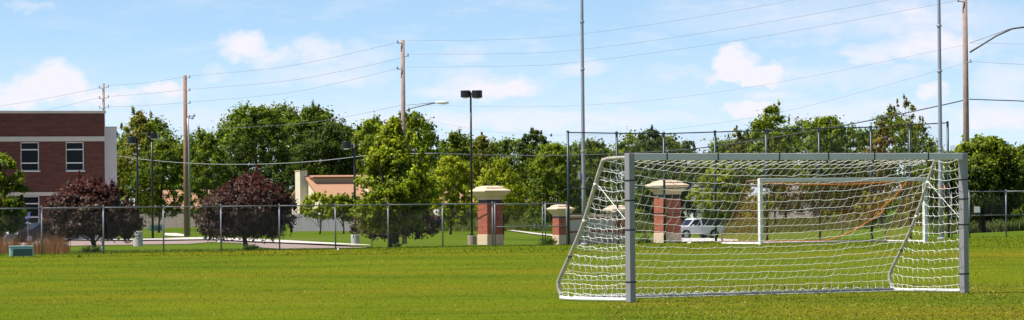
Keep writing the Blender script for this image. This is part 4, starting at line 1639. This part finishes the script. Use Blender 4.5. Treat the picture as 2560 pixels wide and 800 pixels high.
# ------------------------------------------------------------------ vehicles
def car(name, label, cat, loc, rz, prof, glass, W_, wb0, wb1, wr, paint, low=.3, trim=None, rim=M_RIM, extra=None):
    """profile in (x, z), front towards -x"""
    t = thing(name, label, cat, loc, rz)
    body = MB()
    n = len(prof)
    tz = max(z for x, z in prof)
    belt = glass['belt']

    def yy(z, s):
        # tumblehome above the belt line
        f = max(0, (z - belt) / (tz - belt))
        return s * (W_ / 2) * (1 - .16 * f) * (1 if z > low + .1 else .97)
    vs = [(x, yy(z, -1), z) for x, z in prof] + [(x, yy(z, 1), z) for x, z in prof]
    fs = [tuple(range(n)), tuple(range(2 * n - 1, n - 1, -1))]
    for i in range(n):
        j = (i + 1) % n
        fs.append((i, i + n, j + n, j))
    body.add(vs, fs, paint)
    body.build('body', t, bevel=.05)
    for poly in glass['side']:
        for sg in (-1, 1):
            v = []
            for x, z in poly:
                v.append((x, yy(z, sg) + sg * .012, z))
            v2 = [(x, y - sg * .03, z) for x, y, z in v]
            m = len(v)
            ff = [tuple(range(m)), tuple(range(2 * m - 1, m - 1, -1))] + [(i, i + m, (i + 1) % m + m, (i + 1) % m) for i in range(m)]
            MB().add(v + v2, ff, M_CARG).build('side_window', t)
    for nm, (a_, b_) in (('windscreen', glass['front']), ('rear_window', glass['rear'])):
        d = Vector((b_[0] - a_[0], 0, b_[1] - a_[1])).normalized()
        nrm = Vector((-d.z, 0, d.x)) if nm == 'windscreen' else Vector((d.z, 0, -d.x))
        if nm == 'windscreen' and nrm.x > 0:
            nrm = -nrm
        if nm != 'windscreen' and nrm.x < 0:
            nrm = -nrm
        v = []
        for (x, z) in (a_, b_):
            for sg in (-1, 1):
                v.append(Vector((x, (abs(yy(z, 1)) - .08) * sg, z)))
        v = [v[0], v[1], v[3], v[2]]
        top = [p + nrm * .015 for p in v]
        bot = [p - nrm * .02 for p in v]
        MB().add(top + bot, [(0, 1, 2, 3), (7, 6, 5, 4), (0, 4, 5, 1), (1, 5, 6, 2), (2, 6, 7, 3), (3, 7, 4, 0)], M_CARG).build(nm, t)
    for x in (wb0, wb1):
        for sg in (-1, 1):
            # wheel arch, tyre, rim
            MB().tube([(x, sg * (W_ / 2 + .004), wr), (x, sg * (W_ / 2 - .25), wr)], wr * 1.2, M_BLACK, 26).build('wheel_arch', t)
            w_ = MB().tube([(x, sg * (W_ / 2 + .02), wr), (x, sg * (W_ / 2 - .20), wr)], wr, M_TYRE, 26).build('wheel', t, bevel=.02)
            MB().tube([(x, sg * (W_ / 2 + .032), wr), (x, sg * (W_ / 2 - .02), wr)], wr * .62, rim, 20).build('rim', w_)
            sp = MB()
            for k in range(5):
                a = 2 * PI * k / 5
                sp.box((x + math.cos(a) * wr * .4, sg * (W_ / 2 + .036), wr + math.sin(a) * wr * .4), (.05, .01, .05), M_BLACK)
            sp.build('rim_openings', w_)
    x0, x1 = min(x for x, z in prof), max(x for x, z in prof)
    for sg in (-1, 1):
        MB().box((x0 + .06, sg * (W_ / 2 - .22), low + .42), (.14, .34, .16), M_LENS).build('headlight', t, bevel=.02)
        MB().box((x1 - .05, sg * (W_ / 2 - .12), low + .55), (.13, .14, .34), M_TAIL).build('tail_light', t, bevel=.02)
        MB().box((glass['front'][0][0] + .45, sg * (W_ / 2 + .09), belt + .07), (.10, .16, .13), paint).build('mirror', t, bevel=.02)
        for xx in glass['doors']:
            MB().box((xx, sg * (W_ / 2 + .002), (low + belt) / 2 + .05), (.012, .012, belt - low - .15), M_BLACK).build('door_seam', t)
    MB().box((x0 - .03, 0, low + .10), (.16, W_ * .96, .2), trim or paint).build('front_bumper', t, bevel=.03)
    MB().box((x1 + .03, 0, low + .12), (.16, W_ * .96, .2), trim or paint).build('rear_bumper', t, bevel=.03)
    MB().box((x0 - .005, 0, low + .42), (.04, W_ * .5, .14), M_BLACK).build('grille', t)
    return t


# white two-door sport truck with closed rear
tg = G(1738, 388)
suv_prof = [(-2.35, .40), (-2.38, .95), (-2.25, 1.06), (-1.25, 1.13), (-.60, 1.70), (-.35, 1.79), (.18, 1.80), (.26, 1.15), (2.36, 1.14), (2.38, .42)]
trk = car('pickup_truck', 'white truck with dark closed rear cover parked behind the brick pillar', 'truck', tg, math.radians(28), suv_prof,
    {'belt': 1.12, 'side': [[(-1.02, 1.16), (.02, 1.16), (.02, 1.66), (-.52, 1.66)], [(-1.14, 1.15), (-1.08, 1.15), (-.60, 1.62), (-.62, 1.64)]],
     'front': ((-1.22, 1.16), (-.64, 1.66)), 'rear': ((.27, 1.20), (.20, 1.70)), 'doors': (-1.05, .18)}, 1.88, -1.45, 1.40, .37, M_CARW, .40, M_CARS)
MB().prism([(.30, 1.146), (2.30, 1.146), (2.20, 1.66), (1.95, 1.72), (.30, 1.76)], -.86, .86, simple('dark_cover', (.020, .024, .028), .35)).build('rear_cover', trk, bevel=.05)
MB().box((2.395, 0, .86), (.03, 1.5, .46), M_CARW).build('tailgate', trk, bevel=.01)
car_prof = [(-2.3, .30), (-2.35, .62), (-2.2, .78), (-1.15, .98), (-.40, 1.42), (-.15, 1.49), (1.1, 1.50), (1.5, 1.42), (2.1, 1.08), (2.3, .98), (2.35, .34)]
cg = {'belt': 1.0, 'side': [[(-.82, 1.03), (.18, 1.03), (.18, 1.40), (-.30, 1.38)], [(.26, 1.03), (1.35, 1.03), (1.25, 1.38), (.26, 1.40)]],
      'front': ((-1.08, 1.02), (-.45, 1.39)), 'rear': ((2.02, 1.13), (1.55, 1.39)), 'doors': (-.85, .22, 1.2)}
car('parked_car', 'black car parked in front of the brick building', 'car', G(104, 312), math.radians(33), car_prof, cg, 1.80, -1.42, 1.38, .33, M_CARB, .30)
car('parked_car', 'white car parked left of the black car, half hidden by the green tree', 'car', G(22, 322), math.radians(33), car_prof, cg, 1.80, -1.42, 1.38, .33, M_CARS, .30)
car('parked_car', 'dark blue car far behind the brown utility pole', 'car', G(474, 620), math.radians(50), car_prof, cg, 1.80, -1.42, 1.38, .33, M_BLUE, .30)


# ------------------------------------------------------------------ street furniture, boxes, signs
def utility_box(name, label, x, D, wpx, hpx, dep, m_top, m_face, rz=.25):
    g = G(x, D)
    s_ = D / FPX
    w_, h_ = wpx * s_, hpx * s_
    t = thing(name, label, 'utility box', g, rz)
    MB().box((0, 0, h_ * .5 - .04), (w_, dep, h_ + .08), m_top).build('housing', t, bevel=min(.05, h_ * .15))
    MB().box((w_ * .05, -dep / 2 - .008, h_ * .42), (w_ * .80, .02, h_ * .72), m_face).build('door', t, bevel=.01)
    MB().box((0, 0, h_ + .012), (w_ * 1.02, dep * 1.04, .03), m_top).build('lid', t, bevel=.01)
    return t


utility_box('utility_box', 'teal green utility box at the field edge in the lower left', 53, 145.0, 60, 24, .5, simple('sunlit_teal', (.30, .50, .46), .45), M_TEALD, .12)  # colours carry the light: pale for the sunlit top, dark for the shaded face
utility_box('utility_box', 'small white and green utility box in front of the board fence', 388, 520, 34, 15, .9, simple('pale_green', (.55, .62, .50), .5), M_TEAL, .3)
utility_box('utility_box', 'grey utility box on the lawn behind the gate', 1343, 440, 17, 13, .4, M_GREYBOX, M_GREYBOX, .1)
utility_box('utility_box', 'small orange box far behind the lamp post footing', 1166, 560, 10, 9, .4, M_ORANGE, M_RED, .1)
utility_box('utility_box', 'small blue box far behind, left of the orange one', 1153, 565, 12, 7, .4, M_BLUE, M_BLUE, .1)
g = G(256, 170)
mt = thing('meter_post', 'grey electric meter on a short post right of the left plum tree trunk', 'meter', g)
MB().tube([(0, 0, -.2), (0, 0, .55)], .035, M_GALV, 10).build('post', mt)
MB().box((0, -.04, .52), (.20, .13, .24), M_GREYBOX).build('meter_box', mt, bevel=.02)
MB().box((.0, -.02, .10), (.15, .12, .18), M_GREYBOX).build('lower_box', mt, bevel=.02)
g = G(549, 290)
hy = thing('fire_hydrant', 'small red and white fire hydrant by the driveway', 'hydrant', g)
MB().lathe((0, 0, 0), [(.17, 0), (.17, .05), (.11, .06), (.11, .42), (.14, .43), (.14, .47)], M_WHITE, 16).build('barrel', hy, smooth=False)
MB().lathe((0, 0, .47), [(.13, 0), (.12, .08), (.06, .14), (.03, .15), (.03, .19)], M_RED, 16).build('bonnet', hy)
for sg in (-1, 1):
    MB().tube([(sg * .10, 0, .33), (sg * .19, 0, .33)], .055, M_RED, 10).build('outlet', hy)

# stop sign
g = G(2108, 345)
ss = thing('stop_sign', 'red stop sign on a dark post seen through the nets', 'sign', g, math.radians(57))
zc = P(2106, 552, 345).z - g.z
MB().tube([(0, .03, -.2), (0, .03, zc + .3)], .035, M_BRONZE, 8).build('post', ss)
oct_ = [(.42 * math.cos(PI / 8 + k * PI / 4), zc + .42 * math.sin(PI / 8 + k * PI / 4)) for k in range(8)]
oct2 = [(.37 * math.cos(PI / 8 + k * PI / 4), zc + .37 * math.sin(PI / 8 + k * PI / 4)) for k in range(8)]
pl_ = MB().prism(oct_, -.012, -.004, M_WHITES).build('plate', ss)
MB().prism(oct2, -.020, -.0125, M_RED).build('red_face', pl_)
tx = text_mesh('STOP', .30, M_WHITES, .003, 'lettering', pl_)
tx.rotation_euler = (PI / 2, 0, 0)
tx.location = (0, -.025, zc)

# letter sign on the tall fence
e = edge_pt(1920, 1.2)
z = P(1920, 478, e.y).z
fs_ = thing('letter_sign', 'small white sign with a black letter on the tall fence inside the far goal', 'sign', (e.x, e.y - .09, z))
MB().box((0, 0, 0), (.16, .012, .21), M_WHITES).build('plate', fs_)
tx = text_mesh('A', .17, M_BLACK, .003, 'lettering', fs_)
tx.rotation_euler = (PI / 2, 0, 0)
tx.location = (0, -.011, -.01)
e = edge_pt(2443, .4)
fs_ = thing('fence_sign', 'small blank grey square sign on the right chain link fence', 'sign', (e.x, e.y - .07, P(2443, 524, e.y).z))
MB().box((0, 0, 0), (.25, .012, .25), M_WHITES).build('plate', fs_, bevel=.003)
MB().box((0, .03, .08), (.12, .05, .02), M_GALV).build('clip', fs_)
# blue parking sign
g = G(70, 300)
ps = thing('parking_sign', 'blue disabled parking sign on a thin post in front of the brick building', 'sign', g)
zc = P(70, 539, 300).z - g.z
MB().tube([(0, .03, -.1), (0, .03, zc + .2)], .025, M_GALV, 8).build('post', ps)
pp = MB().box((0, 0, zc), (.32, .012, .46), M_BLUES).build('plate', ps)
MB().tube([(-.03, -.012, zc + .04), (-.03, -.012, zc - .04), (.06, -.012, zc - .04), (.09, -.012, zc - .12)], .012, M_WHITES, 5).lathe((-.03, -.012, zc + .07), [(.02, 0), (.02, .03)], M_WHITES, 8).tube(
    [(-.07 + .08 * math.cos(a_), -.012, zc - .08 + .08 * math.sin(a_)) for a_ in [PI * .6 + k * .4 for k in range(10)]], .010, M_WHITES, 5).build('wheelchair_mark', pp)
# marker stake
g = G(930, 176)
tag(MB().tube([(0, 0, -.1), (0, 0, .50)], .016, M_BLACK, 8).box((0, 0, .5), (.05, .03, .05), M_BLACK).build('marker_stake', loc=g), 'thin black stake left of the bright green maple trunk', 'stake')
# litter
r = random.Random(4)
for x, y, w_, lab in ((842, 617, .07, 'white scrap of paper near the fence below the maple tree'),
                      (1717, 611, .16, 'white scrap on the turf in front of the truck')):
    D = FPX * CAM_H / (y - yhor(x)) if y > 620 else edgeD(x) - 3
    p = P(x, y, D)
    mb = MB()
    mb.add([(0, 0, .01), (w_, .02, .03), (w_ * 1.1, .10, .05), (.02, .12, .02), (w_ * .5, .06, .09)], [(0, 1, 4), (1, 2, 4), (2, 3, 4), (3, 0, 4), (3, 2, 1, 0)], M_WHITES)
    tag(mb.build('paper_scrap', loc=(p.x, D, 0)), lab, 'litter')
